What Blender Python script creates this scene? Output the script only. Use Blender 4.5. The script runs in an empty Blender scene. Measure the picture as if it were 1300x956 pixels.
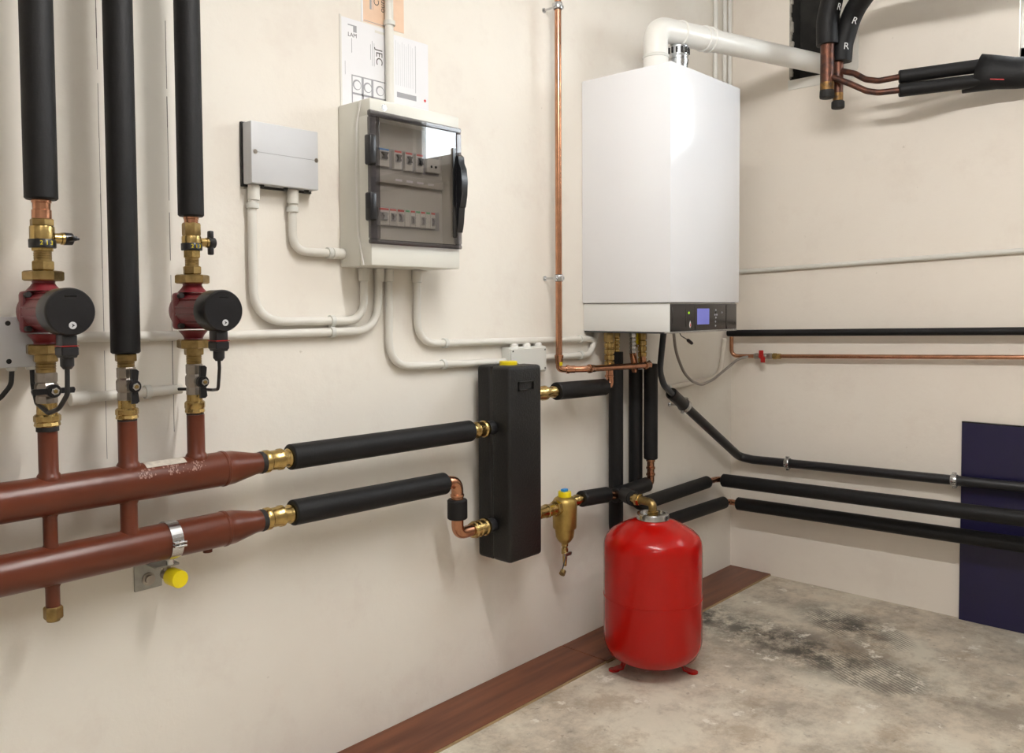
import bpy, bmesh, math, random
from mathutils import Vector, Matrix
random.seed(7)
SC = bpy.context.scene
COL = SC.collection
V = Vector

# ------------------------------------------------------------------ camera
cam_d = bpy.data.cameras.new('camera')
cam = bpy.data.objects.new('camera', cam_d); COL.objects.link(cam)
yaw, pitch, roll = math.radians(42.468), math.radians(2.311), math.radians(-0.302)
fw = V((math.cos(yaw)*math.cos(pitch), math.sin(yaw)*math.cos(pitch), -math.sin(pitch)))
rt = fw.cross(V((0, 0, 1))).normalized(); up = rt.cross(fw)
r2 = rt*math.cos(roll) + up*math.sin(roll); u2 = -rt*math.sin(roll) + up*math.cos(roll)
M = Matrix((r2, u2, -fw)).transposed().to_4x4()
M.translation = V((-3.4058, -1.7911, 1.17))
cam.matrix_world = M
cam_d.sensor_width = 36; cam_d.lens = 1060.5/1300*36
cam_d.shift_y = -44.5/1300
cam_d.clip_start = 0.02
SC.camera = cam

# ------------------------------------------------------------------ world, exposure
w = bpy.data.worlds.new('world'); SC.world = w; w.use_nodes = True
bg = w.node_tree.nodes['Background']
bg.inputs[0].default_value = (0.90, 0.95, 1.0, 1); bg.inputs[1].default_value = 17.0
SC.view_settings.view_transform = 'Standard'; SC.view_settings.look = 'None'
SC.view_settings.gamma = 1; SC.view_settings.use_curve_mapping = False
SC.view_settings.exposure = 0.0
LAMP_MAIN = 196.0
FILL_REAR = 11.0  # strength of the added fill panel at the rear

# ------------------------------------------------------------------ materials
def nodes_of(m): return m.node_tree.nodes, m.node_tree.links
def pm(name, col, rough=0.5, metal=0.0, var=0.0, scale=20.0, bump=0.0, bscale=None, spec=None, col2=None, coat=0.0, detail=4):
    m = bpy.data.materials.new(name); m.use_nodes = True
    N, L = nodes_of(m); b = N['Principled BSDF']
    b.inputs['Base Color'].default_value = (*col, 1); b.inputs['Roughness'].default_value = rough
    b.inputs['Metallic'].default_value = metal
    if spec is not None: b.inputs['Specular IOR Level'].default_value = spec
    if coat: b.inputs['Coat Weight'].default_value = coat; b.inputs['Coat Roughness'].default_value = 0.08
    if var or bump:
        tc = N.new('ShaderNodeTexCoord')
        if var:
            n = N.new('ShaderNodeTexNoise'); n.inputs['Scale'].default_value = scale; n.inputs['Detail'].default_value = detail
            L.new(tc.outputs['Object'], n.inputs['Vector'])
            mr = N.new('ShaderNodeMapRange'); mr.inputs[1].default_value = 0.3; mr.inputs[2].default_value = 0.7
            L.new(n.outputs['Fac'], mr.inputs[0])
            mx = N.new('ShaderNodeMix'); mx.data_type = 'RGBA'
            c2 = col2 if col2 else tuple(c*(1-var) for c in col)
            mx.inputs[6].default_value = (*col, 1); mx.inputs[7].default_value = (*c2, 1)
            L.new(mr.outputs[0], mx.inputs[0]); L.new(mx.outputs[2], b.inputs['Base Color'])
        if bump:
            n2 = N.new('ShaderNodeTexNoise'); n2.inputs['Scale'].default_value = bscale or scale*3; n2.inputs['Detail'].default_value = 5
            L.new(tc.outputs['Object'], n2.inputs['Vector'])
            bp = N.new('ShaderNodeBump'); bp.inputs['Strength'].default_value = bump; bp.inputs['Distance'].default_value = 0.004
            L.new(n2.outputs['Fac'], bp.inputs['Height']); L.new(bp.outputs[0], b.inputs['Normal'])
    return m

def plaster(name, base, tint, dirt):
    m = bpy.data.materials.new(name); m.use_nodes = True
    N, L = nodes_of(m); b = N['Principled BSDF']; b.inputs['Roughness'].default_value = 0.85
    b.inputs['Specular IOR Level'].default_value = 0.2
    tc = N.new('ShaderNodeTexCoord')
    def noise(s, d=5, r=0.6):
        n = N.new('ShaderNodeTexNoise'); n.inputs['Scale'].default_value = s; n.inputs['Detail'].default_value = d
        n.inputs['Roughness'].default_value = r; L.new(tc.outputs['Object'], n.inputs['Vector']); return n
    def mix(a, c, f, lo, hi, amt):
        mr = N.new('ShaderNodeMapRange'); mr.inputs[1].default_value = lo; mr.inputs[2].default_value = hi; mr.inputs[4].default_value = amt
        L.new(f, mr.inputs[0]); x = N.new('ShaderNodeMix'); x.data_type = 'RGBA'
        L.new(mr.outputs[0], x.inputs[0])
        if hasattr(a, 'is_linked'): L.new(a, x.inputs[6])
        else: x.inputs[6].default_value = (*a, 1)
        x.inputs[7].default_value = (*c, 1); return x.outputs[2]
    c = mix(base, tint, noise(1.7).outputs['Fac'], 0.35, 0.7, 0.8)
    c = mix(c, dirt, noise(5.0, 7, 0.7).outputs['Fac'], 0.52, 0.8, 0.45)
    c = mix(c, (0.35, 0.30, 0.22), noise(38.0, 3).outputs['Fac'], 0.72, 0.80, 0.5)
    L.new(c, b.inputs['Base Color'])
    bp = N.new('ShaderNodeBump'); bp.inputs['Strength'].default_value = 0.35; bp.inputs['Distance'].default_value = 0.006
    L.new(noise(9, 8, 0.65).outputs['Fac'], bp.inputs['Height']); L.new(bp.outputs[0], b.inputs['Normal'])
    return m

def concrete(name):
    m = bpy.data.materials.new(name); m.use_nodes = True
    N, L = nodes_of(m); b = N['Principled BSDF']; b.inputs['Roughness'].default_value = 0.6
    tc = N.new('ShaderNodeTexCoord')
    def noise(s, d=6, r=0.65, off=0):
        mp = N.new('ShaderNodeMapping'); mp.inputs['Location'].default_value = (off, off*0.7, 0); L.new(tc.outputs['Object'], mp.inputs[0])
        n = N.new('ShaderNodeTexNoise'); n.inputs['Scale'].default_value = s; n.inputs['Detail'].default_value = d
        n.inputs['Roughness'].default_value = r; L.new(mp.outputs[0], n.inputs['Vector']); return n.outputs['Fac']
    def ramp(f, lo, hi, amt=1.0):
        mr = N.new('ShaderNodeMapRange'); mr.inputs[1].default_value = lo; mr.inputs[2].default_value = hi; mr.inputs[4].default_value = amt
        L.new(f, mr.inputs[0]); return mr.outputs[0]
    def mix(a, c, fac):
        x = N.new('ShaderNodeMix'); x.data_type = 'RGBA'; L.new(fac, x.inputs[0])
        if hasattr(a, 'is_linked'): L.new(a, x.inputs[6])
        else: x.inputs[6].default_value = (*a, 1)
        x.inputs[7].default_value = (*c, 1); return x.outputs[2]
    def math_(op, a, c):
        x = N.new('ShaderNodeMath'); x.operation = op; L.new(a, x.inputs[0])
        if hasattr(c, 'is_linked'): L.new(c, x.inputs[1])
        else: x.inputs[1].default_value = c
        return x.outputs[0]
    def blob(cx, cy, rot, sx, sy, lo=1.3, hi=0.3):
        mp = N.new('ShaderNodeMapping'); mp.vector_type = 'TEXTURE'
        mp.inputs['Location'].default_value = (cx, cy, 0); mp.inputs['Rotation'].default_value = (0, 0, math.radians(rot)); mp.inputs['Scale'].default_value = (sx, sy, 1)
        L.new(tc.outputs['Object'], mp.inputs[0])
        ln = N.new('ShaderNodeVectorMath'); ln.operation = 'LENGTH'; L.new(mp.outputs[0], ln.inputs[0]); return ramp(ln.outputs['Value'], lo, hi)
    c = mix((0.64, 0.56, 0.45), (0.36, 0.31, 0.25), ramp(noise(4.5, 9, 0.75), 0.40, 0.60))
    c = mix(c, (0.68, 0.63, 0.52), ramp(noise(2.8, 8, 0.7, 4), 0.47, 0.57, 0.75))
    c = mix(c, (0.33, 0.25, 0.17), ramp(noise(3.6, 8, 0.75, 31), 0.52, 0.62, 0.6))
    # worn dark smears of old adhesive: a long band beside the tank and two smaller patches
    area = math_('MAXIMUM', math_('MAXIMUM', blob(-0.66, -0.58, 82, 0.55, 0.17), blob(-0.36, -0.66, 60, 0.24, 0.13)), blob(-0.62, -0.22, 20, 0.2, 0.1))
    dark = math_('MULTIPLY', area, ramp(noise(8.0, 10, 0.8, 2), 0.42, 0.55))
    c = mix(c, (0.055, 0.048, 0.040), math_('MULTIPLY', dark, 0.97))
    # trowel comb marks in straight-edged patches
    wv = N.new('ShaderNodeTexWave'); wv.inputs['Scale'].default_value = 24; wv.inputs['Distortion'].default_value = 0.5
    mp2 = N.new('ShaderNodeMapping'); mp2.inputs['Rotation'].default_value = (0, 0, 0.5); L.new(tc.outputs['Object'], mp2.inputs[0]); L.new(mp2.outputs[0], wv.inputs['Vector'])
    combarea = math_('MAXIMUM', blob(-0.36, -0.70, 70, 0.22, 0.13, 1.0, 0.85), blob(-0.70, -0.84, 80, 0.2, 0.14, 1.0, 0.85))
    comb = math_('MULTIPLY', math_('MULTIPLY', ramp(wv.outputs['Fac'], 0.55, 0.75), combarea), ramp(noise(6, 3, 0.5, 9), 0.36, 0.46, 0.65))
    c = mix(c, (0.08, 0.07, 0.058), comb)
    c = mix(c, (0.76, 0.72, 0.64), ramp(noise(8.0, 8, 0.7, 13), 0.60, 0.64, 0.85))
    c = mix(c, (0.17, 0.14, 0.11), ramp(noise(26.0, 5, 0.65, 21), 0.62, 0.72, 0.7))
    L.new(c, b.inputs['Base Color'])
    bp = N.new('ShaderNodeBump'); bp.inputs['Strength'].default_value = 0.4; bp.inputs['Distance'].default_value = 0.005
    L.new(noise(14, 8, 0.7), bp.inputs['Height']); L.new(bp.outputs[0], b.inputs['Normal'])
    return m

def wood(name):
    m = bpy.data.materials.new(name); m.use_nodes = True
    N, L = nodes_of(m); b = N['Principled BSDF']; b.inputs['Roughness'].default_value = 0.42
    tc = N.new('ShaderNodeTexCoord'); mp = N.new('ShaderNodeMapping'); mp.inputs['Scale'].default_value = (1.5, 22, 10)
    L.new(tc.outputs['Object'], mp.inputs[0]); n = N.new('ShaderNodeTexNoise'); n.inputs['Scale'].default_value = 1.6; n.inputs['Detail'].default_value = 8
    L.new(mp.outputs[0], n.inputs['Vector'])
    cr = N.new('ShaderNodeValToRGB'); cr.color_ramp.elements[0].color = (0.105, 0.030, 0.013, 1); cr.color_ramp.elements[1].color = (0.195, 0.066, 0.029, 1)
    cr.color_ramp.elements[0].position = 0.35; cr.color_ramp.elements[1].position = 0.68
    L.new(n.outputs['Fac'], cr.inputs[0]); L.new(cr.outputs[0], b.inputs['Base Color'])
    return m

def glassy(name, tint, refl_rough=0.02, ior=1.5):
    m = bpy.data.materials.new(name); m.use_nodes = True
    N, L = nodes_of(m); out = N['Material Output']; N.remove(N['Principled BSDF'])
    t = N.new('ShaderNodeBsdfTransparent'); t.inputs[0].default_value = (*tint, 1)
    g = N.new('ShaderNodeBsdfGlossy'); g.inputs['Roughness'].default_value = refl_rough
    fr = N.new('ShaderNodeFresnel'); fr.inputs[0].default_value = ior
    ge = N.new('ShaderNodeNewGeometry'); fm = N.new('ShaderNodeMath'); fm.operation = 'MULTIPLY'; iv = N.new('ShaderNodeMath'); iv.operation = 'SUBTRACT'; iv.inputs[0].default_value = 1.0
    L.new(ge.outputs['Backfacing'], iv.inputs[1]); L.new(fr.outputs[0], fm.inputs[0]); L.new(iv.outputs[0], fm.inputs[1])
    mx = N.new('ShaderNodeMixShader'); L.new(fm.outputs[0], mx.inputs[0]); L.new(t.outputs[0], mx.inputs[1]); L.new(g.outputs[0], mx.inputs[2])
    L.new(mx.outputs[0], out.inputs['Surface']); return m

def emit(name, col, s):
    m = bpy.data.materials.new(name); m.use_nodes = True
    b = nodes_of(m)[0]['Principled BSDF']; b.inputs['Base Color'].default_value = (*col, 1)
    b.inputs['Emission Color'].default_value = (*col, 1); b.inputs['Emission Strength'].default_value = s
    return m

MT = dict(
    wall_l=plaster('cream_plaster', (0.82, 0.785, 0.715), (0.78, 0.725, 0.655), (0.66, 0.575, 0.52)),
    wall_r=plaster('beige_plaster', (0.84, 0.78, 0.70), (0.80, 0.73, 0.65), (0.71, 0.63, 0.555)),
    wall_g=plaster('grey_render', (0.46, 0.43, 0.39), (0.40, 0.37, 0.34), (0.34, 0.31, 0.28)), white_wall=pm('ceiling_paint', (0.62, 0.60, 0.57), 0.9),
    floor=concrete('worn_concrete'), wood=wood('laminate_brown'),
    wood_edge=pm('board_edge', (0.42, 0.30, 0.16), 0.7, var=0.3, scale=60),
    primer=pm('red_oxide_primer', (0.128, 0.030, 0.013), 0.31, spec=0.38, var=0.22, scale=9, bump=0.08, bscale=60),
    foam=pm('black_foam', (0.0080, 0.0078, 0.0085), 0.55, var=0.25, scale=40, bump=0.12, bscale=240, spec=0.3),
    epp=pm('black_epp_shell', (0.0072, 0.0068, 0.0068), 0.5, var=0.3, scale=120, bump=0.35, bscale=190, spec=0.4),
    rubber=pm('black_rubber', (0.012, 0.012, 0.014), 0.35),
    blackp=pm('black_plastic', (0.010, 0.010, 0.012), 0.3, var=0.2, scale=30),
    greyp=pm('dark_grey_hose', (0.055, 0.062, 0.072), 0.4, var=0.2, scale=25),
    brass=pm('brass', (0.60, 0.43, 0.17), 0.27, 1.0, var=0.35, scale=55, bump=0.05, bscale=150),
    brass_old=pm('aged_brass', (0.40, 0.28, 0.115), 0.36, 1.0, var=0.4, scale=60, bump=0.08, bscale=160),
    bronze=pm('cast_brass', (0.50, 0.35, 0.11), 0.42, 0.9, var=0.25, scale=35, bump=0.15, bscale=260),
    copper=pm('copper', (0.60, 0.30, 0.18), 0.26, 1.0, var=0.3, scale=30, bump=0.03, bscale=120),
    copper_old=pm('burnt_copper', (0.17, 0.065, 0.038), 0.45, 0.7, var=0.75, scale=34, col2=(0.045, 0.03, 0.028)), flux=pm('heat_tint', (0.30, 0.16, 0.04), 0.5, 0.6, var=0.7, scale=60, col2=(0.05, 0.035, 0.03)),
    soot=pm('sooty_metal', (0.035, 0.033, 0.032), 0.7, 0.4, var=0.4, scale=60, bump=0.4, bscale=90),
    nickel=pm('nickel', (0.42, 0.38, 0.34), 0.33, 1.0, var=0.2, scale=40),
    chrome=pm('zinc_steel', (0.66, 0.67, 0.68), 0.25, 1.0, var=0.2, scale=50),
    pumpred=pm('pump_red', (0.17, 0.012, 0.018), 0.36, var=0.2, scale=25, bump=0.08, bscale=160),
    tankred=pm('tank_red', (0.40, 0.0040, 0.002), 0.2, spec=0.34, var=0.08, scale=3),
    enamel=pm('white_enamel', (0.80, 0.81, 0.84), 0.15, var=0.03, scale=3),
    enamel_lo=pm('white_panel', (0.74, 0.745, 0.73), 0.32, var=0.03, scale=3),
    pvcw=pm('white_flue_plastic', (0.80, 0.79, 0.75), 0.3, var=0.04, scale=6),
    conduit=pm('grey_conduit', (0.73, 0.71, 0.655), 0.4, var=0.06, scale=12),
    lgrey=pm('light_grey_plastic', (0.60, 0.61, 0.63), 0.45, var=0.04, scale=12),
    lgrey2=pm('pale_grey_plastic', (0.66, 0.66, 0.62), 0.4, var=0.04, scale=8),
    unitw=pm('cream_unit_plastic', (0.72, 0.715, 0.655), 0.38, var=0.04, scale=8),
    inner=pm('inner_cover', (0.55, 0.54, 0.50), 0.5, var=0.05, scale=20),
    smoked=glassy('smoked_door', (0.76, 0.74, 0.73), 0.01, 1.85), smoked2=glassy('smoked_frame', (0.50, 0.49, 0.51)), pane=glassy('window_glass', (0.97, 0.98, 0.98)),
    plate=pm('dull_zinc', (0.40, 0.40, 0.38), 0.42, 0.9, var=0.25, scale=40), gloss=pm('gloss_black', (0.022, 0.019, 0.018), 0.22), gloss2=pm('deep_black', (0.006, 0.006, 0.007), 0.1),
    screen=emit('lcd_blue', (0.15, 0.16, 0.50), 0.30), led=emit('green_led', (0.35, 0.65, 0.02), 0.9),
    yellow=pm('yellow_plastic', (0.78, 0.62, 0.005), 0.35, var=0.06, scale=20), blue=pm('blue_plastic', (0.02, 0.22, 0.6), 0.35, var=0.1, scale=30),
    redp=pm('red_handle', (0.45, 0.012, 0.010), 0.35, var=0.1, scale=30), redt=pm('red_print', (0.6, 0.04, 0.04), 0.6, var=0.05), greent=pm('green_print', (0.1, 0.45, 0.2), 0.6, var=0.05),
    navy=pm('navy_sheet', (0.011, 0.009, 0.048), 0.32, var=0.12, scale=2.0),
    dark=pm('cavity_dark', (0.03, 0.028, 0.025), 0.9, var=0.5, scale=14, bump=0.5, bscale=30),
    patch=pm('fresh_plaster', (0.80, 0.78, 0.73), 0.85, var=0.08, scale=8, bump=0.3, bscale=25),
    rough=pm('broken_plaster', (0.42, 0.39, 0.34), 0.95, var=0.4, scale=40, bump=0.8, bscale=60),
    paper=pm('white_paper', (0.80, 0.80, 0.82), 0.7, var=0.02), orange=pm('peach_paper', (0.80, 0.57, 0.41), 0.7, var=0.06, scale=30),
    ink=pm('grey_ink', (0.35, 0.35, 0.37), 0.7, var=0.05), ink_d=pm('dark_ink', (0.10, 0.09, 0.09), 0.7, var=0.05), white=pm('white_print', (0.75, 0.75, 0.75), 0.6, var=0.05),
    cable=pm('black_cable', (0.014, 0.014, 0.015), 0.4, var=0.15, scale=30), gcable=pm('grey_cable', (0.30, 0.27, 0.24), 0.45, var=0.1, scale=30),
    scrap=pm('paper_residue', (0.36, 0.20, 0.16), 0.6, var=0.3, scale=80), painted=pm('painted_conduit', (0.70, 0.64, 0.56), 0.6, var=0.05), pencil=pm('pencil_grey', (0.16, 0.14, 0.13), 0.8, var=0.3, scale=90), sticker=pm('worn_sticker', (0.66, 0.60, 0.52), 0.6, var=0.35, scale=70), lamp=emit('lamp_glass', (1.0, 0.98, 0.95), LAMP_MAIN), fill_emit=emit('rear_fill_glow', (1.0, 0.98, 0.95), FILL_REAR),
    black_bk=pm('black_backplate', (0.02, 0.02, 0.02), 0.5, var=0.1), frame=pm('window_paint', (0.82, 0.82, 0.80), 0.4, var=0.03),
)

# ------------------------------------------------------------------ mesh helpers
def frame_for(d):
    d = V(d).normalized(); a = V((0, 0, 1)) if abs(d.z) < 0.9 else V((1, 0, 0))
    x = d.cross(a).normalized(); y = d.cross(x).normalized(); return x, y, d

class MB:
    def __init__(s): s.v = []; s.f = []
    def ring(s, c, x, y, r, seg, ph=0.0):
        i = len(s.v)
        for k in range(seg):
            a = 2*math.pi*k/seg + ph; s.v.append(V(c) + x*(r*math.cos(a)) + y*(r*math.sin(a)))
        return list(range(i, i+seg))
    def bridge(s, a, b):
        n = len(a)
        for k in range(n): s.f.append((a[k], a[(k+1) % n], b[(k+1) % n], b[k]))
    def turn(s, p, d, prof, seg=20, ph=0.0):
        """lathe: profile of (distance along d, radius); closed flat at both ends"""
        x, y, d = frame_for(d); prev = None; first = None
        for t, r in prof:
            q = s.ring(V(p) + d*t, x, y, max(r, 1e-4), seg, ph)
            if prev: s.bridge(prev, q)
            else: first = q
            prev = q
        s.f.append(tuple(reversed(first))); s.f.append(tuple(prev)); return s
    def hexnut(s, p, d, L, r, ph=0.0): # r across corners
        return s.turn(p, d, [(0, r*0.9), (L*0.12, r), (L*0.88, r), (L, r*0.9)], 6, ph)
    def cyl(s, a, b, r, seg=16, r1=None):
        a, b = V(a), V(b); return s.turn(a, b-a, [(0, r), ((b-a).length, r if r1 is None else r1)], seg)
    def tube(s, path, r, seg=12):
        P = [V(p) for p in path]; n = len(P); prev = None
        T = [(P[min(i+1, n-1)] - P[max(i-1, 0)]).normalized() for i in range(n)]
        x, y, _ = frame_for(T[0])
        for i in range(n):
            if i:
                q = T[i-1].rotation_difference(T[i]); x = q @ x; y = q @ y
            k = s.ring(P[i], x, y, r, seg)
            if prev: s.bridge(prev, k)
            else: s.f.append(tuple(reversed(k)))
            prev = k
        s.f.append(tuple(prev)); return s
    def box(s, lo, hi, bev=0.0, seg=2):
        lo, hi = V(lo), V(hi)
        lo, hi = V(map(min, lo, hi)), V(map(max, lo, hi))
        bm = bmesh.new(); bmesh.ops.create_cube(bm, size=1)
        for v in bm.verts: v.co = V([(lo[i]+hi[i])/2 + v.co[i]*(hi[i]-lo[i]) for i in range(3)])
        if bev: bmesh.ops.bevel(bm, geom=bm.edges[:], offset=bev, segments=seg, affect='EDGES', profile=0.5)
        s.addbm(bm); bm.free(); return s
    def addbm(s, bm):
        i = len(s.v); bm.verts.index_update()
        s.v += [v.co.copy() for v in bm.verts]; s.f += [tuple(v.index+i for v in f.verts) for f in bm.faces]
    def quad(s, a, b, c, d):
        i = len(s.v); s.v += [V(a), V(b), V(c), V(d)]; s.f.append((i, i+1, i+2, i+3)); return s
    def prism(s, poly, d):
        """extrude a planar polygon (3-D points) along vector d"""
        i = len(s.v); n = len(poly); d = V(d)
        s.v += [V(p) for p in poly] + [V(p)+d for p in poly]
        s.f.append(tuple(range(i+n-1, i-1, -1))); s.f.append(tuple(range(i+n, i+2*n)))
        for k in range(n): s.f.append((i+k, i+(k+1) % n, i+n+(k+1) % n, i+n+k))
        return s
    def build(s, name, mat, parent=None, smooth=True, angle=35):
        me = bpy.data.meshes.new(name); me.from_pydata([tuple(v) for v in s.v], [], s.f)
        bm = bmesh.new(); bm.from_mesh(me); bmesh.ops.recalc_face_normals(bm, faces=bm.faces[:]); bm.to_mesh(me); bm.free()
        if smooth: me.shade_smooth(); me.set_sharp_from_angle(angle=math.radians(angle))
        me.materials.append(MT[mat] if isinstance(mat, str) else mat)
        o = bpy.data.objects.new(name, me); COL.objects.link(o)
        if parent:
            o.parent = parent; o.matrix_parent_inverse = Matrix.Translation(parent.location).inverted()
        return o

def fil(path, r, n=7):
    """round the inner corners of a polyline with radius r"""
    P = [V(p) for p in path]; out = [P[0]]
    for i in range(1, len(P)-1):
        a, b, c = P[i-1], P[i], P[i+1]; u = (a-b); v = (c-b); la, lc = u.length, v.length
        u.normalize(); v.normalize(); ang = u.angle(v)
        if ang > 3.1: out.append(b); continue
        t = min(r/math.tan(ang/2), la*0.49, lc*0.49)
        s_, e_ = b+u*t, b+v*t
        for k in range(n+1):
            w_ = k/n; out.append(s_*(1-w_)**2 + b*2*w_*(1-w_) + e_*w_**2)
    out.append(P[-1]); return out

def tag(o, label=None, cat=None, group=None, kind=None):
    if label: o['label'] = label
    if cat: o['category'] = cat
    if group: o['group'] = group
    if kind: o['kind'] = kind
    return o
def thing(name, label, cat, loc=(0, 0, 0), group=None):
    o = bpy.data.objects.new(name, None); o.empty_display_size = 0.05; COL.objects.link(o); o.location = loc
    return tag(o, label, cat, group)
def struct(o): return tag(o, kind='structure')
def sleeve(mb, a, b, ro, ri, seg=24):
    """foam tube with open rounded ends"""
    a, b = V(a), V(b); L = (b-a).length; e = 0.003
    return mb.turn(a, b-a, [(0.012, ri), (0, ri), (0, ro-e), (e, ro), (L-e, ro), (L, ro-e), (L, ri), (L-0.012, ri)], seg)
def text(body, size, loc, rx, mat, name, parent=None, depth=0.0004):
    cu = bpy.data.curves.new(name, 'FONT'); cu.body = body; cu.size = size; cu.extrude = depth; cu.align_x = 'CENTER'; cu.align_y = 'CENTER'
    t = bpy.data.objects.new(name, cu); COL.objects.link(t)
    dg = bpy.context.evaluated_depsgraph_get(); me = bpy.data.meshes.new_from_object(t.evaluated_get(dg))
    bpy.data.objects.remove(t); bpy.data.curves.remove(cu)
    me.transform(Matrix.Translation(V(loc)) @ rx.to_4x4()); me.materials.clear(); me.materials.append(MT[mat])
    o = bpy.data.objects.new(name, me); COL.objects.link(o)
    if parent: o.parent = parent; o.matrix_parent_inverse = Matrix.Translation(parent.location).inverted()
    return o
def axes(x, y): # rotation whose local x,y map to given world vectors
    x = V(x).normalized(); y = V(y).normalized(); z = x.cross(y); return Matrix((x, y, z)).transposed()

# ------------------------------------------------------------------ room shell
CEIL = 2.72; XB = -5.2; YB = -3.8
struct(MB().box((XB, 0, -0.1), (0.3, 0.25, CEIL+0.1)).build('wall_left', 'wall_l', smooth=False))
HOLE = (-0.53, -0.26, 2.112, 2.62); WIN = (-2.43, -1.10, 2.03, 2.55)
ys = sorted([YB, WIN[0], WIN[1], HOLE[0], HOLE[1], 0.0]); zs = sorted([-0.1, WIN[2], HOLE[2], WIN[3], HOLE[3], CEIL+0.1])
m = MB()
for i in range(len(ys)-1):
    for j in range(len(zs)-1):
        yc, zc = (ys[i]+ys[i+1])/2, (zs[j]+zs[j+1])/2
        if any(h[0] < yc < h[1] and h[2] < zc < h[3] for h in (HOLE, WIN)): continue
        m.box((0, ys[i], zs[j]), (0.1, ys[i+1], zs[j+1]))
wr = struct(m.build('wall_right', 'wall_r', smooth=False))
struct(MB().box((XB-0.2, YB, -0.1), (XB, 0.25, CEIL+0.1)).build('wall_back', 'wall_g', smooth=False))
struct(MB().box((XB-0.2, YB-0.2, -0.1), (0.3, YB, CEIL+0.1)).build('wall_front', 'wall_g', smooth=False))
struct(MB().box((XB, YB, -0.12), (0, 0, 0)).build('floor', 'floor', smooth=False))
struct(MB().box((XB, YB, CEIL), (0, 0, CEIL+0.1)).build('ceiling', 'white_wall', smooth=False))
for x, z0, z1 in ((-2.7005, 0.86, 1.80), (-2.556, 0.90, 1.72)):
    m = MB()
    zz_ = z0
    while zz_ < z1:
        h_ = random.uniform(0.05, 0.16); wd = random.uniform(0.0004, 0.0009); m.box((x-wd+random.uniform(-.0004, .0004), -0.0004, zz_), (x+wd, 0.0005, zz_+h_)); zz_ += h_*random.choice((1.0, 1.0, 1.25))
    m.build('pencil_line', 'pencil', bpy.data.objects['wall_left'], smooth=False)['kind'] = 'stuff'
# the rough flue opening knocked through the wall
m = MB().box((0.095, HOLE[0]-0.02, HOLE[2]-0.02), (0.12, HOLE[1]+0.02, HOLE[3]+0.02))
m.box((0.006, HOLE[1]-0.004, HOLE[2]), (0.1, HOLE[1]+0.003, HOLE[3])); m.box((0.006, HOLE[0]-0.003, HOLE[2]), (0.1, HOLE[0]+0.004, HOLE[3])); m.box((0.006, HOLE[0], HOLE[3]-0.003), (0.1, HOLE[1], HOLE[3]+0.003))
m.box((0.02, HOLE[0], HOLE[2]-0.003), (0.1, HOLE[1], HOLE[2]+0.003))
m.build('cavity_lining', 'dark', wr, smooth=False)  # dark lining on the sides and back of the opening
for side in (0, 1):
    y = HOLE[1-side]; sgn = -1 if side == 0 else 1; z = HOLE[2]+0.01
    m = MB()
    while z < HOLE[3]-0.02:
        h = random.uniform(0.008, 0.024); d = random.uniform(0.003, 0.017)
        m.box((-0.002, y-sgn*0.002, z), (0.012, y+sgn*d, z+h*1.15), 0.002, 1); z += h
    m.build('broken_edge', 'rough', wr)['kind'] = 'stuff'
MB().box((-0.004, HOLE[0]-0.012, 2.075), (0.001, HOLE[1]+0.005, HOLE[2]+0.004), 0.0015, 1).build('plaster_patch', 'patch', wr, smooth=False)
MB().box((-0.005, HOLE[0]-0.015, HOLE[2]), (0.001, HOLE[0]+0.06, 2.45), 0.0015, 1).build('plaster_patch', 'patch', wr, smooth=False)
# high window beyond the picture's edge (its light and its mirror image in the smoked door are in view)
wn = MB().box((0.03, WIN[0], WIN[2]), (0.065, WIN[0]+0.05, WIN[3]))
wn.box((0.03, WIN[1]-0.05, WIN[2]), (0.065, WIN[1], WIN[3])); wn.box((0.03, WIN[0], WIN[2]), (0.065, WIN[1], WIN[2]+0.05)); wn.box((0.03, WIN[0], WIN[3]-0.05), (0.065, WIN[1], WIN[3]))
wn.box((0.03, -1.79, WIN[2]), (0.065, -1.74, WIN[3]))
win = struct(wn.build('window_1', 'frame', smooth=False))
for a, b in ((WIN[0]+0.05, -1.79), (-1.74, WIN[1]-0.05)):
    MB().box((0.043, a, WIN[2]+0.05), (0.047, b, WIN[3]-0.05)).build('pane', 'pane', win, smooth=False)
MB().box((-0.012, WIN[0]-0.02, WIN[2]-0.025), (0.05, WIN[1]+0.012, WIN[2]), 0.003).build('window_sill', 'frame', win)

# ------------------------------------------------------------------ tube lamp and added fill panel
LX, LZ = -2.25, 2.375
t = thing('tube_lamp', 'bare fluorescent tube lamp hanging level above the boiler room floor', 'lamp', (LX, -1.4, CEIL))
MB().box((LX-0.03, -2.05, LZ+0.045), (LX+0.03, -0.75, LZ+0.095), 0.004).build('housing', 'enamel', t)
for y in (-1.9, -0.9): MB().cyl((LX, y, LZ+0.09), (LX, y, CEIL-0.001), 0.004, 8).build('hanger', 'chrome', t)
for y, d in ((-2.035, -1), (-0.765, 1)): MB().box((LX-0.018, y-0.012, LZ-0.02), (LX+0.018, y+0.012, LZ+0.046), 0.003).build('tube_holder', 'enamel', t)
MB().cyl((LX, -2.022, LZ), (LX, -0.778, LZ), 0.018, 12).build('tube', 'lamp', t)
t = thing('ceiling_fill_panel', 'added flat fill-light panel on the ceiling at the unseen end of the room', 'lamp', (-4.1, -2.8, CEIL))  # unseen glowing panel added behind the camera as soft fill light
MB().box((-4.72, -3.12, CEIL-0.05), (-3.48, -2.48, CEIL-0.001), 0.004).build('housing', 'enamel', t)
MB().box((-4.70, -3.10, CEIL-0.056), (-3.50, -2.50, CEIL-0.0505)).build('diffuser', 'fill_emit', t, smooth=False)

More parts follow.
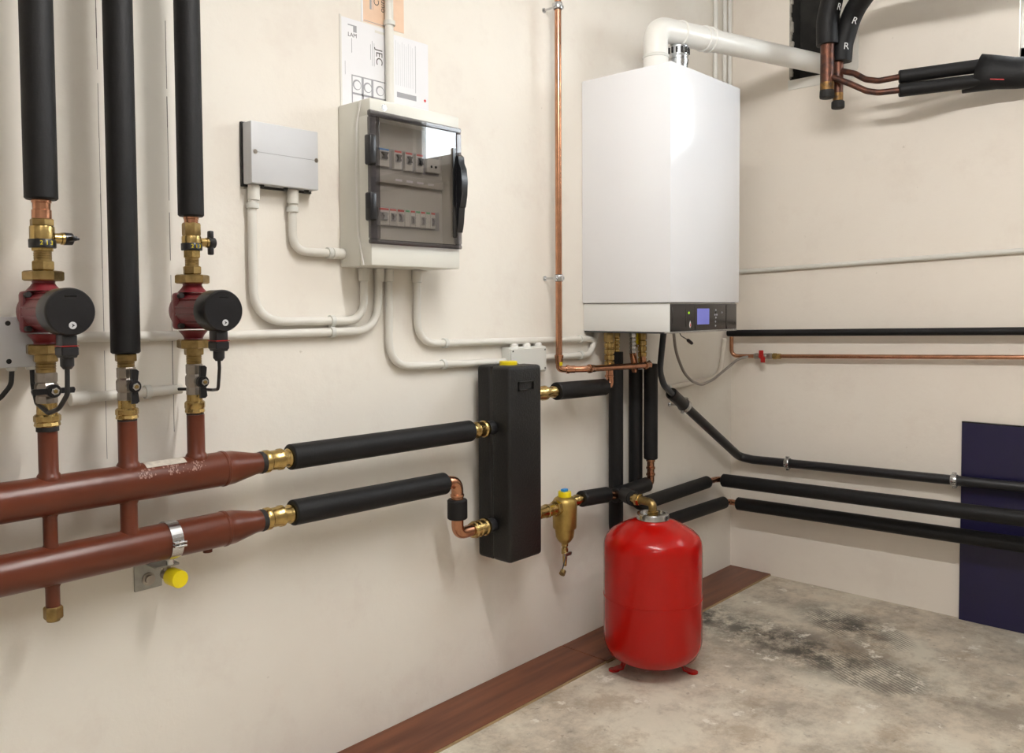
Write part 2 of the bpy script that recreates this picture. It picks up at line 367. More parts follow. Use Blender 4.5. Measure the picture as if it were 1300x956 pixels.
# ------------------------------------------------------------------ boiler
BX0, BX1, BY = -1.087, -0.623, -0.358
bo = thing('wall_boiler', 'white wall-hung gas boiler with a black control strip', 'boiler', (-0.855, -0.18, 1.085))
MB().box((BX0, -0.001, 1.184), (BX1, BY, 1.95), 0.004, 2).build('casing', 'enamel', bo)
MB().box((BX0+0.008, -0.001, 1.088), (BX1-0.008, BY+0.0085, 1.1825), 0.002, 2).build('lower_casing', 'enamel_lo', bo)
MB().box((BX0+0.010, -0.003, 1.180), (BX1-0.010, BY+0.012, 1.187)).build('shadow_gap', 'greyp', bo, smooth=False)
cp = MB().box((BX0+0.0105, BY+0.012, 1.090), (BX1-0.009, BY+0.006, 1.1795), 0.001).build('control_panel', 'gloss', bo)
cx0, cx1 = BX0+0.0105, BX1-0.009; cw = cx1-cx0; fyc = BY+0.006
def cpx(u): return cx0 + cw*u
for u in (0.347, 0.832): MB().box((cpx(u)-0.003, fyc-0.0006, 1.092), (cpx(u)+0.003, fyc+0.002, 1.177)).build('panel_joint', 'gloss2', cp, smooth=False)
MB().box((cpx(0.375), fyc-0.0012, 1.110), (cpx(0.555), fyc+0.001, 1.164), 0.0005, 1).build('display', 'screen', cp, smooth=False)
MB().box((cpx(0.21), fyc-0.0008, 1.104), (cpx(0.217), fyc+0.001, 1.163)).build('key_slot', 'gloss2', cp, smooth=False)
MB().turn((cpx(0.252), fyc+0.001, 1.150), (0, -1, 0), [(0, 0.004), (0.0025, 0.004), (0.003, 0.002)], 12).build('indicator_light', 'led', cp)
flm = [(0, 0.012), (0.004, 0.004), (0.0055, -0.003), (0.004, -0.009), (0, -0.012), (-0.004, -0.009), (-0.0055, -0.003), (-0.004, 0.004)]
MB().prism([(cpx(0.272)+x, fyc+0.0005, 1.112+z) for x, z in flm], (0, -0.0012, 0)).build('flame_mark', 'white', cp, smooth=False)
MB().prism([(cpx(0.272)+0.45*x+0.001, fyc-0.0005, 1.110+0.55*z) for x, z in flm], (0, -0.0007, 0)).build('flame_mark', 'redt', cp, smooth=False)
for k, (du, z) in enumerate(((0.66, 1.158), (0.645, 1.142), (0.675, 1.142), (0.66, 1.150), (0.66, 1.132), (0.655, 1.118), (0.655, 1.104), (0.757, 1.150))):
    MB().turn((cpx(du), fyc+0.001, z), (0, -1, 0), [(0, 0.0042), (0.0022, 0.0030), (0.0028, 0.002)], 12).build('button', 'ink' if k != 3 else 'gloss2', cp)
MB().box((cx0, BY+0.03, 1.084), (cx1, BY+0.004, 1.0895), 0.001, 1).build('bottom_lip', 'chrome', bo)
MB().box((BX0+0.012, -0.002, 1.083), (BX1-0.012, BY+0.034, 1.089)).build('base_plate', 'greyp', bo, smooth=False)
# chrome air intake collar on top
vx, vy = -0.815, -0.218
vt = MB().turn((vx, vy, 1.949), (0, 0, 1), [(0, 0.034), (0.075, 0.034)], 28).build('air_intake', 'chrome', bo)
MB().turn((vx, vy, 2.02), (0, 0, 1), [(0, 0.036), (0.014, 0.037), (0.018, 0.034), (0.026, 0.034), (0.03, 0.037), (0.06, 0.037), (0.066, 0.032), (0.068, 0.02)], 28).build('vent_cap', 'chrome', vt)
m = MB()
for k in range(14):
    a = 2*math.pi*k/14; m.box((vx+0.0372*math.cos(a)-0.003, vy+0.0372*math.sin(a)-0.003, 2.054), (vx+0.0372*math.cos(a)+0.003, vy+0.0372*math.sin(a)+0.003, 2.074))
m.build('vent_slot', 'soot', vt, smooth=False)

# flue pipe
FX, FY, FR = -0.925, -0.197, 0.0415
fl = thing('flue_pipe', 'white plastic flue pipe bending from the boiler into the wall opening', 'pipe', (FX, FY, 1.95))
e1, e2 = V((FX, FY, 2.125)), V((0.09, -0.417, 2.160))
dr = (e2-e1).normalized()
MB().turn((FX, FY, 1.9505), (0, 0, 1), [(0, FR+0.001), (0.075, FR+0.001), (0.078, FR)], 32).build('socket', 'pvcw', fl)
MB().turn((FX, FY, 2.022), (0, 0, 1), [(0, FR), (0.001, FR+0.004), (0.009, FR+0.004), (0.012, FR)], 32).build('seal_ring', 'lgrey2', fl)
MB().tube(fil([(FX, FY, 2.03), e1, e1+dr*0.30], 0.075, 14), FR, 32).build('elbow', 'pvcw', fl)
for t in (0.112, 0.232, 0.262): MB().turn(e1+dr*t, dr, [(0, FR), (0.003, FR+0.0042), (0.009, FR+0.0042), (0.012, FR)], 32).build('socket_bead', 'pvcw', fl)
MB().turn(e1+dr*0.26, dr, [(0, FR-0.001), (0, FR-0.003), ((e2-e1).length-0.26, FR-0.003)], 32).build('straight_pipe', 'pvcw', fl)

# ------------------------------------------------------------------ expansion tank
TX, TY = -1.142, -0.328
tk = thing('expansion_tank', 'glossy red expansion tank standing on three short legs', 'tank', (TX, TY, 0))
R = 0.157; prof = [(0.028, 0.01), (0.031, 0.07), (0.042, 0.112), (0.062, 0.142), (0.088, 0.154), (0.105, R), (0.2440, R), (0.2446, R+0.0015), (0.2470, R+0.0015), (0.2476, R), (0.405, R), (0.422, 0.1545), (0.437, 0.147), (0.450, 0.134), (0.464, 0.112), (0.480, 0.080), (0.490, 0.052), (0.494, 0.03)]
MB().turn((TX, TY, 0), (0, 0, 1), prof, 64).build('shell', 'tankred', tk, angle=50)
MB().turn((TX, TY, 0.488), (0, 0, 1), [(0, 0.045), (0.004, 0.052), (0.018, 0.052), (0.022, 0.050), (0.022, 0.041), (0.012, 0.038), (0.012, 0.01)], 36).build('flange_ring', 'chrome', tk)
MB().turn((TX+0.118, TY-0.048, 0.432), (0.35, -0.1, 1), [(0, 0.007), (0.016, 0.007), (0.019, 0.004)], 12).build('air_valve', 'chrome', tk)
for fx, fy in ((-1.222, -0.252), (-1.092, -0.418), (-1.048, -0.292)):
    d = V((fx-TX, fy-TY, 0)).normalized(); n = V((-d.y, d.x, 0)); c = V((TX, TY, 0))
    m = MB()
    pr = [(0.095, 0.075), (0.088, 0.03), (0.098, 0.008), (0.13, 0.0), (0.13, 0.004), (0.102, 0.012), (0.094, 0.032), (0.101, 0.075)]
    m.prism([c + d*r_ + V((0, 0, z_)) - n*0.015 for r_, z_ in pr], n*0.03)
    lg = m.build('leg', 'tankred', tk, smooth=False)
    MB().turn(c+d*0.126+V((0, 0, 0.0)), (0, 0, 1), [(0, 0.018), (0.004, 0.018), (0.005, 0.016)], 20).build('foot', 'tankred', lg)
# brass elbow joining tank to the insulated tee
el = thing('brass_elbow', 'aged brass elbow screwed into the top of the red tank', 'pipe fitting', (TX, TY, 0.5))
MB().tube(fil([(TX, TY, 0.497), (TX, TY, 0.541), (-1.128, -0.268, 0.541)], 0.02), 0.0135, 18).build('bend', 'brass_old', el)
MB().turn((TX, TY, 0.499), (0, 0, 1), [(0, 0.017), (0.016, 0.017), (0.018, 0.014)], 18).build('collar', 'brass', el)
MB().hexnut((-1.1285, -0.272, 0.541), (0.1, 1, -0.05), 0.022, 0.02).build('nut', 'brass', el)
MB().cyl((-1.130, -0.275, 0.541), (-1.120, -0.237, 0.538), 0.014).build('nipple', 'brass', el)

# ------------------------------------------------------------------ manifold
A = -0.10
mf = thing('pipe_manifold', 'red-brown primed steel manifold of two parallel headers', 'manifold', (-2.7, A, 0.6))
def header(z, x1, name):
    return MB().turn((-3.55, A, z), (1, 0, 0), [(0, 0.0375), (1.048, 0.0375), (1.050, 0.039), (1.055, 0.039), (1.057, 0.0375), (1.075, 0.0365), (1.13+x1, 0.0245), (1.142+x1, 0.024)], 40).build(name, 'primer', mf)
hu = header(0.822, 0.0, 'upper_header'); hl = header(0.690, 0.0, 'lower_header')
for x, r_, zt in ((-2.846, 0.017, 0.944), (-2.699, 0.0185, 0.948), (-2.556, 0.0182, 0.947)):
    m = MB().turn((x, A, 0.822), (0, 0, 1), [(0, r_), (0.032, r_+0.006), (0.0395, r_+0.003), (0.044, r_), (zt-0.822, r_)], 24); m.build('riser', 'primer', mf)
for x, r_ in ((-2.846, 0.0125), (-2.700, 0.0165)):
    MB().turn((x, A, 0.822), (0, 0, -1), [(0, r_), (0.033, r_+0.004), (0.041, r_), (0.092, r_), (0.1, r_+0.004), (0.132, r_)], 20).build('bridge_pipe', 'primer', mf)
MB().turn((-2.845, A, 0.69), (0, 0, -1), [(0, 0.0125), (0.034, 0.0165), (0.042, 0.0125), (0.088, 0.0125)], 20).build('drain_stub', 'primer', mf)
cp_ = MB().hexnut((-2.845, A, 0.612), (0, 0, -1), 0.024, 0.0172); cp_.turn((-2.845, A, 0.588), (0, 0, -1), [(0, 0.0125), (0.004, 0.0115)], 18)
cp_.build('drain_cap', 'brass_old', mf)
MB().turn((-2.535, A, 0.665), (0, 0, -1), [(0, 0.010), (0.0185, 0.010)], 14).build('sensor_stub', 'primer', mf)
# worn paper sticker on the shoulder of the upper header
m = MB(); n = 8
for i in range(n):
    a0, a1 = math.radians(52+40*i/n), math.radians(52+40*(i+1)/n); rr = 0.0380
    m.quad((-2.672, A-rr*math.cos(a0), 0.822+rr*math.sin(a0)), (-2.588, A-rr*math.cos(a0), 0.822+rr*math.sin(a0)), (-2.588, A-rr*math.cos(a1), 0.822+rr*math.sin(a1)), (-2.672, A-rr*math.cos(a1), 0.822+rr*math.sin(a1)))
stk = m.build('sticker', 'sticker', hu)
m = MB()
for k in range(150):  # torn paper flakes
    cxk = random.choice((-2.675, -2.622, -2.575)) + random.gauss(0, 0.009); a = math.radians(random.uniform(18, 52)); s_ = random.uniform(0.0005, 0.0018); rr = 0.0379
    pts = []
    for j in range(5):
        th = 2*math.pi*j/5 + random.random(); da = s_*1.7*math.sin(th)/rr; pts.append((cxk+s_*math.cos(th), A-rr*math.cos(a+da), 0.822+rr*math.sin(a+da)))
    i = len(m.v); m.v += [V(p) for p in pts]; m.f.append(tuple(range(i, i+5)))
m.build('paper_scraps', 'scrap', hu)['kind'] = 'stuff'

# wall bracket with clamp round the lower header
br = thing('wall_bracket', 'zinc pipe clamp on a wall plate holding the lower manifold header', 'bracket', (-2.625, 0, 0.6))
CX = -2.618
MB().box((-2.652, -0.004, 0.566), (-2.592, 0.0, 0.64), 0.001, 1).build('wall_plate', 'plate', br, smooth=False)
MB().turn((-2.622, -0.004, 0.588), (0, -1, 0), [(0, 0.014), (0.003, 0.014), (0.0035, 0.009), (0.009, 0.009)], 20).build('bolt', 'nickel', br)
MB().box((-2.648, -0.10, 0.634), (-2.598, -0.002, 0.639), 0.001, 1).build('arm', 'plate', br, smooth=False)
MB().cyl((CX, A, 0.639), (CX, A, 0.655), 0.008).build('stud', 'chrome', br)
m = MB(); ro, ri = 0.0405, 0.0379; prev = None; seg = 40
for k in range(seg):
    a0 = 2*math.pi*k/seg; a1 = 2*math.pi*(k+1)/seg
    def P(a, r_, x): return (x, A+r_*math.cos(a), 0.690+r_*math.sin(a))
    m.quad(P(a0, ro, CX-0.012), P(a0, ro, CX+0.012), P(a1, ro, CX+0.012), P(a1, ro, CX-0.012))
    for x in (CX-0.012, CX+0.012): m.quad(P(a0, ri, x), P(a0, ro, x), P(a1, ro, x), P(a1, ri, x))
band = m.build('clamp_band', 'chrome', br)
for dz in (0.0035, -0.0035): MB().box((CX-0.013, A-0.052, 0.690-0.002+dz), (CX+0.013, A-0.037, 0.690+0.002+dz), 0.0008, 1).build('clamp_ear', 'chrome', br, smooth=False)
MB().turn((CX, A-0.046, 0.690-0.008), (0, 0, 1), [(0, 0.004), (0.004, 0.004), (0.004, 0.002), (0.016, 0.002)], 10).build('clamp_screw', 'nickel', br)
yc = thing('drain_plug', 'yellow plastic cap on the drain end below the manifold clamp', 'cap', (-2.600, A, 0.6))
MB().turn((-2.605, -0.075, 0.606), (0.05, -1, 0), [(0, 0.017), (0.002, 0.0185), (0.036, 0.0185), (0.038, 0.0175)], 32).build('cap', 'yellow', yc)
MB().cyl((-2.606, -0.05, 0.606), (-2.605, -0.078, 0.606), 0.012).build('spigot', 'nickel', yc)
MB().cyl((-2.606, -0.058, 0.606), (-2.606, -0.058, 0.636), 0.008).build('neck', 'nickel', yc)

# ------------------------------------------------------------------ risers with pumps and valves
def insulated(name, label, a, b, ro=0.0275, ri=0.014, mat='foam', inner='copper', group=None):
    t = thing(name, label, 'pipe', a, group)
    sleeve(MB(), a, b, ro, ri).build('insulation', mat, t)
    d = (V(b)-V(a)).normalized(); L = (V(b)-V(a)).length
    MB().turn(a, d, [(-0.006, ri*0.9), (L+0.006, ri*0.9)], 16).build('core_pipe', inner, t)
    return t
insulated('insulated_pipe', 'black foam-covered riser above the pump beside the small grey terminal box', (-2.846, A, 1.374), (-2.846, A, CEIL-0.001), 0.0283, 0.015)
insulated('insulated_pipe', 'black foam-covered riser standing between the two red pumps', (-2.699, A, 1.083), (-2.699, A, CEIL-0.001), 0.0277, 0.015)
insulated('insulated_pipe', 'black foam-covered riser above the pump nearest the grey wall box', (-2.557, A, 1.365), (-2.557, A, CEIL-0.001), 0.0262, 0.013)

def pump(X, label, seedz=1.167):
    t = thing('circulation_pump', label, 'pump', (X, A, seedz)); z = seedz
    h = MB().turn((X, -0.056, z), (0, -1, 0), [(0, 0.022), (0.004, 0.033), (0.014, 0.0385), (0.03, 0.039), (0.05, 0.0375), (0.14, 0.0375)], 36)
    h.turn((X, A, 1.226), (0, 0, -1), [(0, 0.020), (0.006, 0.019), (0.011, 0.022), (0.02, 0.030)], 24)
    h.turn((X, A, 1.104), (0, 0, 1), [(0, 0.020), (0.006, 0.019), (0.012, 0.022), (0.022, 0.030)], 24)
    hs = h.build('housing', 'pumpred', t)
    m = MB(); s_ = 0.0385
    m.box((X-s_, -0.104, z-s_), (X+s_, -0.080, z+s_), 0.007, 2); m.build('flange', 'pumpred', t)
    for sx in (-1, 1):
        for sz in (-1, 1):
            MB().turn((X+sx*0.031, -0.1035, z+sz*0.031), (0, -1, 0), [(0, 0.0055), (0.012, 0.0055), (0.013, 0.004)], 10).build('screw', 'soot', t)
    for k in range(6):
        a = math.pi*(0.15+0.7*k/5)
        m2 = MB().box((-0.0012, -0.185, 0.0375), (0.0012, -0.10, 0.0405)); o = m2.build('rib', 'pumpred', t, smooth=False)
        me = o.data; me.transform(Matrix.Translation((X, 0, z)) @ Matrix.Rotation(a+math.pi, 4, 'Y'))
    hd = MB().turn((X, -0.183, z), (0, -1, 0), [(0, 0.039), (0.003, 0.0425), (0.042, 0.0425), (0.046, 0.0412), (0.0475, 0.0395)], 48).build('motor_head', 'blackp', t)
    MB().turn((X+0.002, -0.2302, z-0.024), (0, -1, 0), [(0, 0.0065), (0.0012, 0.0065), (0.0016, 0.006)], 20).build('badge', 'lgrey', hd)
    m = MB().prism([(X+0.000, -0.2318, z-0.0205), (X+0.0055, -0.2318, z-0.024), (X+0.000, -0.2318, z-0.0275), (X+0.0015, -0.2318, z-0.024)], (0, -0.0004, 0)); m.build('arrow_mark', 'blackp', hd, smooth=False)
    m = MB().box((X-0.010, -0.2308, z+0.026), (X+0.010, -0.229, z+0.0285)); m.build('grip_notch', 'gloss2', hd, smooth=False)
    pl = MB().box((X-0.013, -0.222, z-0.082), (X+0.013, -0.190, z-0.04), 0.003, 2).build('plug', 'rubber', t)
    MB().box((X-0.0145, -0.2235, z-0.078), (X+0.0145, -0.1885, z-0.062), 0.002, 1).build('lower_shell', 'rubber', pl)
    MB().box((X-0.0148, -0.2238, z-0.0612), (X+0.0148, -0.1882, z-0.0598)).build('red_seal', 'redp', pl, smooth=False)
    MB().turn((X, -0.206, z-0.08), (0, 0, -1), [(0, 0.0115), (0.016, 0.0115), (0.022, 0.007)], 14).build('cable_gland', 'rubber', pl)
    for zt, sg in ((1.224, 1), (1.107, -1)):
        MB().hexnut((X, A, zt), (0, 0, sg), 0.019, 0.0345, 0.2).build('union_nut', 'brass_old', t)
    return t
P1 = pump(-2.846, 'red pump with a round black motor head beside the small grey terminal box')
P3 = pump(-2.557, 'red pump with a round black motor head under the riser nearest the grey wall box')
MB().tube(fil([(-2.846, -0.206, 1.07), (-2.847, -0.206, 1.02), (-2.856, -0.19, 0.994), (-2.860, -0.15, 0.983), (-2.860, -0.09, 0.997), (-2.853, -0.05, 1.026), (-2.852, -0.045, 1.056)], 0.02, 5), 0.0042, 10).build('power_cable', 'cable', P1)
MB().tube(fil([(-2.557, -0.206, 1.07), (-2.553, -0.2, 1.05), (-2.546, -0.18, 1.005), (-2.53, -0.13, 0.999), (-2.535, -0.06, 0.997), (-2.556, -0.022, 0.996)], 0.02, 5), 0.0035, 10).build('power_cable', 'cable', P3)

def upper_valve(X, zs, k, handle_vertical, label):
    """balancing valve between union nut and insulation"""
    t = thing('balancing_valve', label, 'valve', (X, A, zs[6]))
    MB().turn((X, A, zs[0]+0.012), (0, 0, -1), [(0, 0.0150*k), (0.012, 0.0150*k), (0.013, 0.0170*k), (0.017, 0.0170*k), (0.018, 0.0155*k), (0.03, 0.0150*k), (0.031, 0.0168*k), (0.012+zs[0]-zs[1], 0.0168*k)], 24).build('press_socket', 'copper', t)
    MB().hexnut((X, A, zs[1]), (0, 0, -1), zs[1]-zs[2], 0.0205*k, 0.1).build('upper_hex', 'brass_old', t)
    MB().turn((X, A, zs[2]), (0, 0, -1), [(0, 0.0205*k), (0.003, 0.0212*k), (zs[2]-zs[3], 0.0212*k)], 28).build('body', 'brass', t)
    bd = MB().turn((X, A, zs[3]), (0, 0, -1), [(0, 0.0225*k), (0.001, 0.0232*k), (zs[3]-zs[4], 0.0232*k), (zs[3]-zs[4]+0.001, 0.022*k)], 28).build('scale_band', 'blackp', t)
    for a, ch in ((-1.55, '1'), (-1.95, '2'), (-1.18, '3')):
        d = V((math.cos(a), math.sin(a), 0)); tx = V((-math.sin(a), math.cos(a), 0))
        text(ch, 0.011, V((X, A, (zs[3]+zs[4])/2)) + d*0.0234*k, axes(tx, (0, 0, 1)), 'yellow', 'band_mark', bd, 0.0002)
    MB().hexnut((X, A, zs[4]), (0, 0, -1), zs[4]-zs[5], 0.0198*k, 0.4).build('lower_hex', 'brass', t)
    m = MB().turn((X, A, zs[5]), (0, 0, -1), [(0, 0.0150*k), (zs[5]-zs[6], 0.0150*k)], 22)
    for j in range(3): m.turn((X, A, zs[5]-0.003-j*0.004), (0, 0, -1), [(0, 0.015*k), (0.001, 0.0158*k), (0.002, 0.015*k)], 22)
    m.build('thread', 'brass_old', t)
    MB().hexnut((X, A, zs[6]), (0, 0, -1), zs[6]-zs[7], 0.0208*k, 0.3).build('tail_hex', 'brass_old', t)
    hz = zs[3]+0.003
    MB().turn((X+0.018*k, A-0.004, hz), (1, 0, 0), [(0, 0.010*k), (0.012, 0.010*k), (0.013, 0.0115*k), (0.022, 0.0115*k)], 16).build('stem', 'brass', t)
    hx = X+0.018*k+0.018
    m = MB().turn((hx, A-0.004, hz), (1, 0, 0), [(0, 0.012), (0.014, 0.0115), (0.016, 0.009)], 18)
    if handle_vertical: m.box((hx+0.001, A-0.011, hz-0.026), (hx+0.011, A+0.003, hz-0.006), 0.003); m.box((hx+0.001, A-0.011, hz+0.006), (hx+0.011, A+0.003, hz+0.026), 0.003)
    else:
        m.box((hx+0.004, A-0.036, hz-0.005), (hx+0.014, A+0.026, hz+0.004), 0.003); m.box((hx+0.01, A-0.012, hz-0.002), (hx+0.026, A+0.004, hz+0.003), 0.002)
    m.build('handle', 'blackp', t)
upper_valve(-2.846, [1.374, 1.339, 1.325, 1.301, 1.286, 1.279, 1.261, 1.2435], 1.0, False, 'brass valve with a sideways black wing handle above the pump beside the terminal box')
upper_valve(-2.557, [1.365, 1.352, 1.324, 1.309, 1.295, 1.278, 1.261, 1.2435], 0.92, True, 'brass valve with an upright black wing handle above the pump nearest the wall box')

def ball_valve(X, ztop, zs, k, vertical, label, tail=True):
    """nickel ball valve: zs = valve top, valve bottom, nut top, nut bottom, riser top"""
    t = thing('ball_valve', label, 'valve', (X, A, zs[4]))
    if tail:
        MB().hexnut((X, A, ztop), (0, 0, -1), 0.016, 0.0215*k, 0.2).build('tail_hex', 'brass_old', t)
        m = MB().turn((X, A, ztop-0.015), (0, 0, -1), [(0, 0.016*k), (ztop-0.015-zs[0], 0.016*k)], 22)
        for j in range(3): m.turn((X, A, ztop-0.018-j*0.005), (0, 0, -1), [(0, 0.016*k), (0.0012, 0.0172*k), (0.0024, 0.016*k)], 22)
        m.build('thread', 'brass_old', t)
    else:
        MB().turn((X, A, ztop+0.004), (0, 0, -1), [(0, 0.0145*k), (0.006, 0.0165*k), (0.014, 0.0150*k), (0.022, 0.0172*k), (ztop+0.004-zs[0], 0.0165*k)], 22).build('press_socket', 'brass', t)
    L = zs[0]-zs[1]
    MB().turn((X, A, zs[0]), (0, 0, -1), [(0, 0.0165*k), (0.002, 0.0182*k), (L*0.3, 0.0182*k), (L*0.34, 0.0165*k), (L*0.42, 0.0195*k), (L*0.68, 0.0195*k), (L*0.76, 0.0165*k), (L*0.8, 0.0178*k), (L, 0.0178*k)], 8, 0.39).build('body', 'nickel', t)
    hz = (zs[0]+zs[1])/2 - 0.004
    MB().turn((X, A-0.012, hz), (0, -1, 0), [(0, 0.009), (0.020, 0.009)], 14).build('stem', 'nickel', t)
    hy = A-0.030
    h = MB().turn((X, hy, hz), (0, -1, 0), [(0, 0.0125), (0.010, 0.0125), (0.012, 0.011)], 20)
    for sg in (-1, 1):
        if vertical: poly = [(X-0.006, hy-0.002, hz+sg*0.009), (X+0.006, hy-0.002, hz+sg*0.009), (X+0.0085, hy-0.002, hz+sg*0.030), (X+0.004, hy-0.002, hz+sg*0.034), (X-0.006, hy-0.002, hz+sg*0.034)]
        else: poly = [(X+sg*0.009, hy-0.002, hz-0.005), (X+sg*0.009, hy-0.002, hz+0.005), (X+sg*0.035, hy-0.002, hz+0.0055), (X+sg*0.037, hy-0.002, hz+0.001), (X+sg*0.035, hy-0.002, hz-0.0055)]
        h.prism(poly, (0, -0.007, 0))
    hd = h.build('handle', 'blackp', t, angle=25)
    MB().hexnut((X, hy-0.012, hz), (0, -1, 0), 0.005, 0.0075, 0.3).build('handle_nut', 'chrome', hd)
    MB().turn((X, hy-0.016, hz), (0, -1, 0), [(0, 0.004), (0.003, 0.0035)], 12).build('spindle', 'brass', hd)
    MB().turn((X, A, zs[1]), (0, 0, -1), [(0, 0.0170*k), (zs[1]-zs[2], 0.0172*k)], 20).build('nipple', 'brass', t)
    MB().turn((X, A, zs[2]), (0, 0, -1), [(0, 0.0195*k), (0.003, 0.0222*k), ((zs[2]-zs[3])*0.55, 0.0222*k), ((zs[2]-zs[3])*0.65, 0.0205*k), ((zs[2]-zs[3])*0.9, 0.0218*k), (zs[2]-zs[3], 0.020*k)], 10).build('union_nut', 'brass', t)
    MB().turn((X, A, zs[3]), (0, 0, -1), [(0, 0.0188*k), (zs[3]-zs[4]-0.0002, 0.0188*k)], 18).build('thread_seal', 'soot', t)
ball_valve(-2.846, 1.0895, [1.054, 0.997, 0.976, 0.953, 0.944], 1.04, False, 'nickel ball valve with a level black wing handle below the pump by the terminal box')
ball_valve(-2.699, 1.083, [1.056, 0.990, 0.974, 0.952, 0.948], 0.98, True, 'nickel ball valve with black wing handle under the riser that has no pump')
ball_valve(-2.557, 1.0895, [1.055, 0.990, 0.976, 0.951, 0.947], 0.94, True, 'nickel ball valve with upright wing handle below the pump nearest the wall box')

# ------------------------------------------------------------------ manifold to separator
def press_brass(mb, p, d, L, r0, r1):
    return mb.turn(p, d, [(0, r0), (0.004, r0*1.12), (0.012, r0*1.12), (0.016, r0*0.98), (L*0.42, r0*0.98), (L*0.46, r0*1.08), (L*0.55, r0*1.08), (L*0.6, r1), (L*0.72, r1), (L*0.76, r1*1.14), (L*0.84, r1*1.14), (L*0.9, r1), (L, r1)], 22)
up_ = thing('header_pipe', 'black insulated pipe from the upper header to the hydraulic separator', 'pipe', (-2.33, A, 0.822))
MB().turn((-2.409, A, 0.822), (1, 0, 0), [(0, 0.0245), (0.006, 0.0255), (0.012, 0.024)], 24).build('thread_seal', 'soot', up_)
press_brass(MB(), (-2.398, A, 0.823), (1, 0, 0), 0.085, 0.0232, 0.0195).build('brass_coupling', 'brass', up_)
sleeve(MB(), (-2.330, A, 0.8245), (-1.737, A, 0.8195), 0.0302, 0.0195).build('insulation', 'foam', up_)
press_brass(MB(), (-1.672, A, 0.819), (-1, 0, 0.0), 0.078, 0.0220, 0.0215).build('brass_coupling', 'brass', up_)
MB().turn((-1.645, A, 0.819), (-1, 0, 0), [(0, 0.0205), (0.026, 0.0205), (0.030, 0.018)], 22).build('rubber_sleeve', 'rubber', up_)
lo_ = thing('header_pipe', 'black insulated pipe from the lower header with a copper drop to the separator', 'pipe', (-2.33, A, 0.69))
MB().turn((-2.409, A, 0.690), (1, 0, 0), [(0, 0.0245), (0.006, 0.0255), (0.012, 0.024)], 24).build('thread_seal', 'soot', lo_)
press_brass(MB(), (-2.398, A, 0.691), (1, 0, 0), 0.085, 0.0232, 0.0195).build('brass_coupling', 'brass', lo_)
sleeve(MB(), (-2.325, A, 0.6925), (-1.838, A, 0.6845), 0.0302, 0.0185).build('insulation', 'foam', lo_)
c_ = MB().tube(fil([(-1.85, A, 0.6845), (-1.790, A, 0.6845), (-1.790, A, 0.62)], 0.036, 9), 0.0172, 20)
c_.turn((-1.790, A, 0.648), (0, 0, -1), [(0, 0.0172), (0.002, 0.0196), (0.008, 0.0196), (0.010, 0.0172)], 20); c_.turn((-1.83, A, 0.6845), (1, 0, 0), [(0, 0.0172), (0.002, 0.0196), (0.008, 0.0196), (0.010, 0.0172)], 20)
c_.build('copper_elbow', 'copper', lo_)
sleeve(MB(), (-1.790, A, 0.576), (-1.790, A, 0.632), 0.0285, 0.017).build('drop_insulation', 'foam', lo_)
MB().tube(fil([(-1.790, A, 0.59), (-1.790, A, 0.5325), (-1.718, A, 0.5325)], 0.036, 9), 0.0172, 20).build('copper_elbow', 'copper', lo_)
press_brass(MB(), (-1.672, A, 0.5315), (-1, 0, 0), 0.062, 0.0225, 0.0215).build('brass_coupling', 'brass', lo_)
MB().turn((-1.645, A, 0.531), (-1, 0, 0), [(0, 0.0205), (0.026, 0.0205), (0.030, 0.018)], 22).build('rubber_sleeve', 'rubber', lo_)

# hydraulic separator
SX0, SX1 = -1.6425, -1.497
se = thing('hydraulic_separator', 'tall black insulated box with a yellow plug on top', 'separator', (-1.57, A, 0.424))
MB().box((SX0, -0.088, 0.424), (SX1, -0.032, 1.0), 0.012, 3).build('rear_shell', 'epp', se)
MB().box((SX0, -0.166, 0.424), (SX1, -0.0905, 1.0), 0.012, 3).build('front_shell', 'epp', se)
MB().box((SX0+0.003, -0.095, 0.427), (SX1-0.003, -0.085, 0.997)).build('seam', 'gloss2', se, smooth=False)
MB().turn((-1.575, A, 0.997), (0, 0, 1), [(0, 0.027), (0.012, 0.027), (0.014, 0.025)], 28).build('top_plug', 'yellow', se)
fr_ = MB()
for (x0, x1, z0, z1) in ((-1.605, -1.538, 0.951, 0.954), (-1.605, -1.538, 0.927, 0.930), (-1.605, -1.602, 0.927, 0.954), (-1.541, -1.538, 0.927, 0.954)): fr_.box((x0, -0.1705, z0), (x1, -0.165, z1))
fr_.build('moulded_frame', 'epp', se, smooth=False)

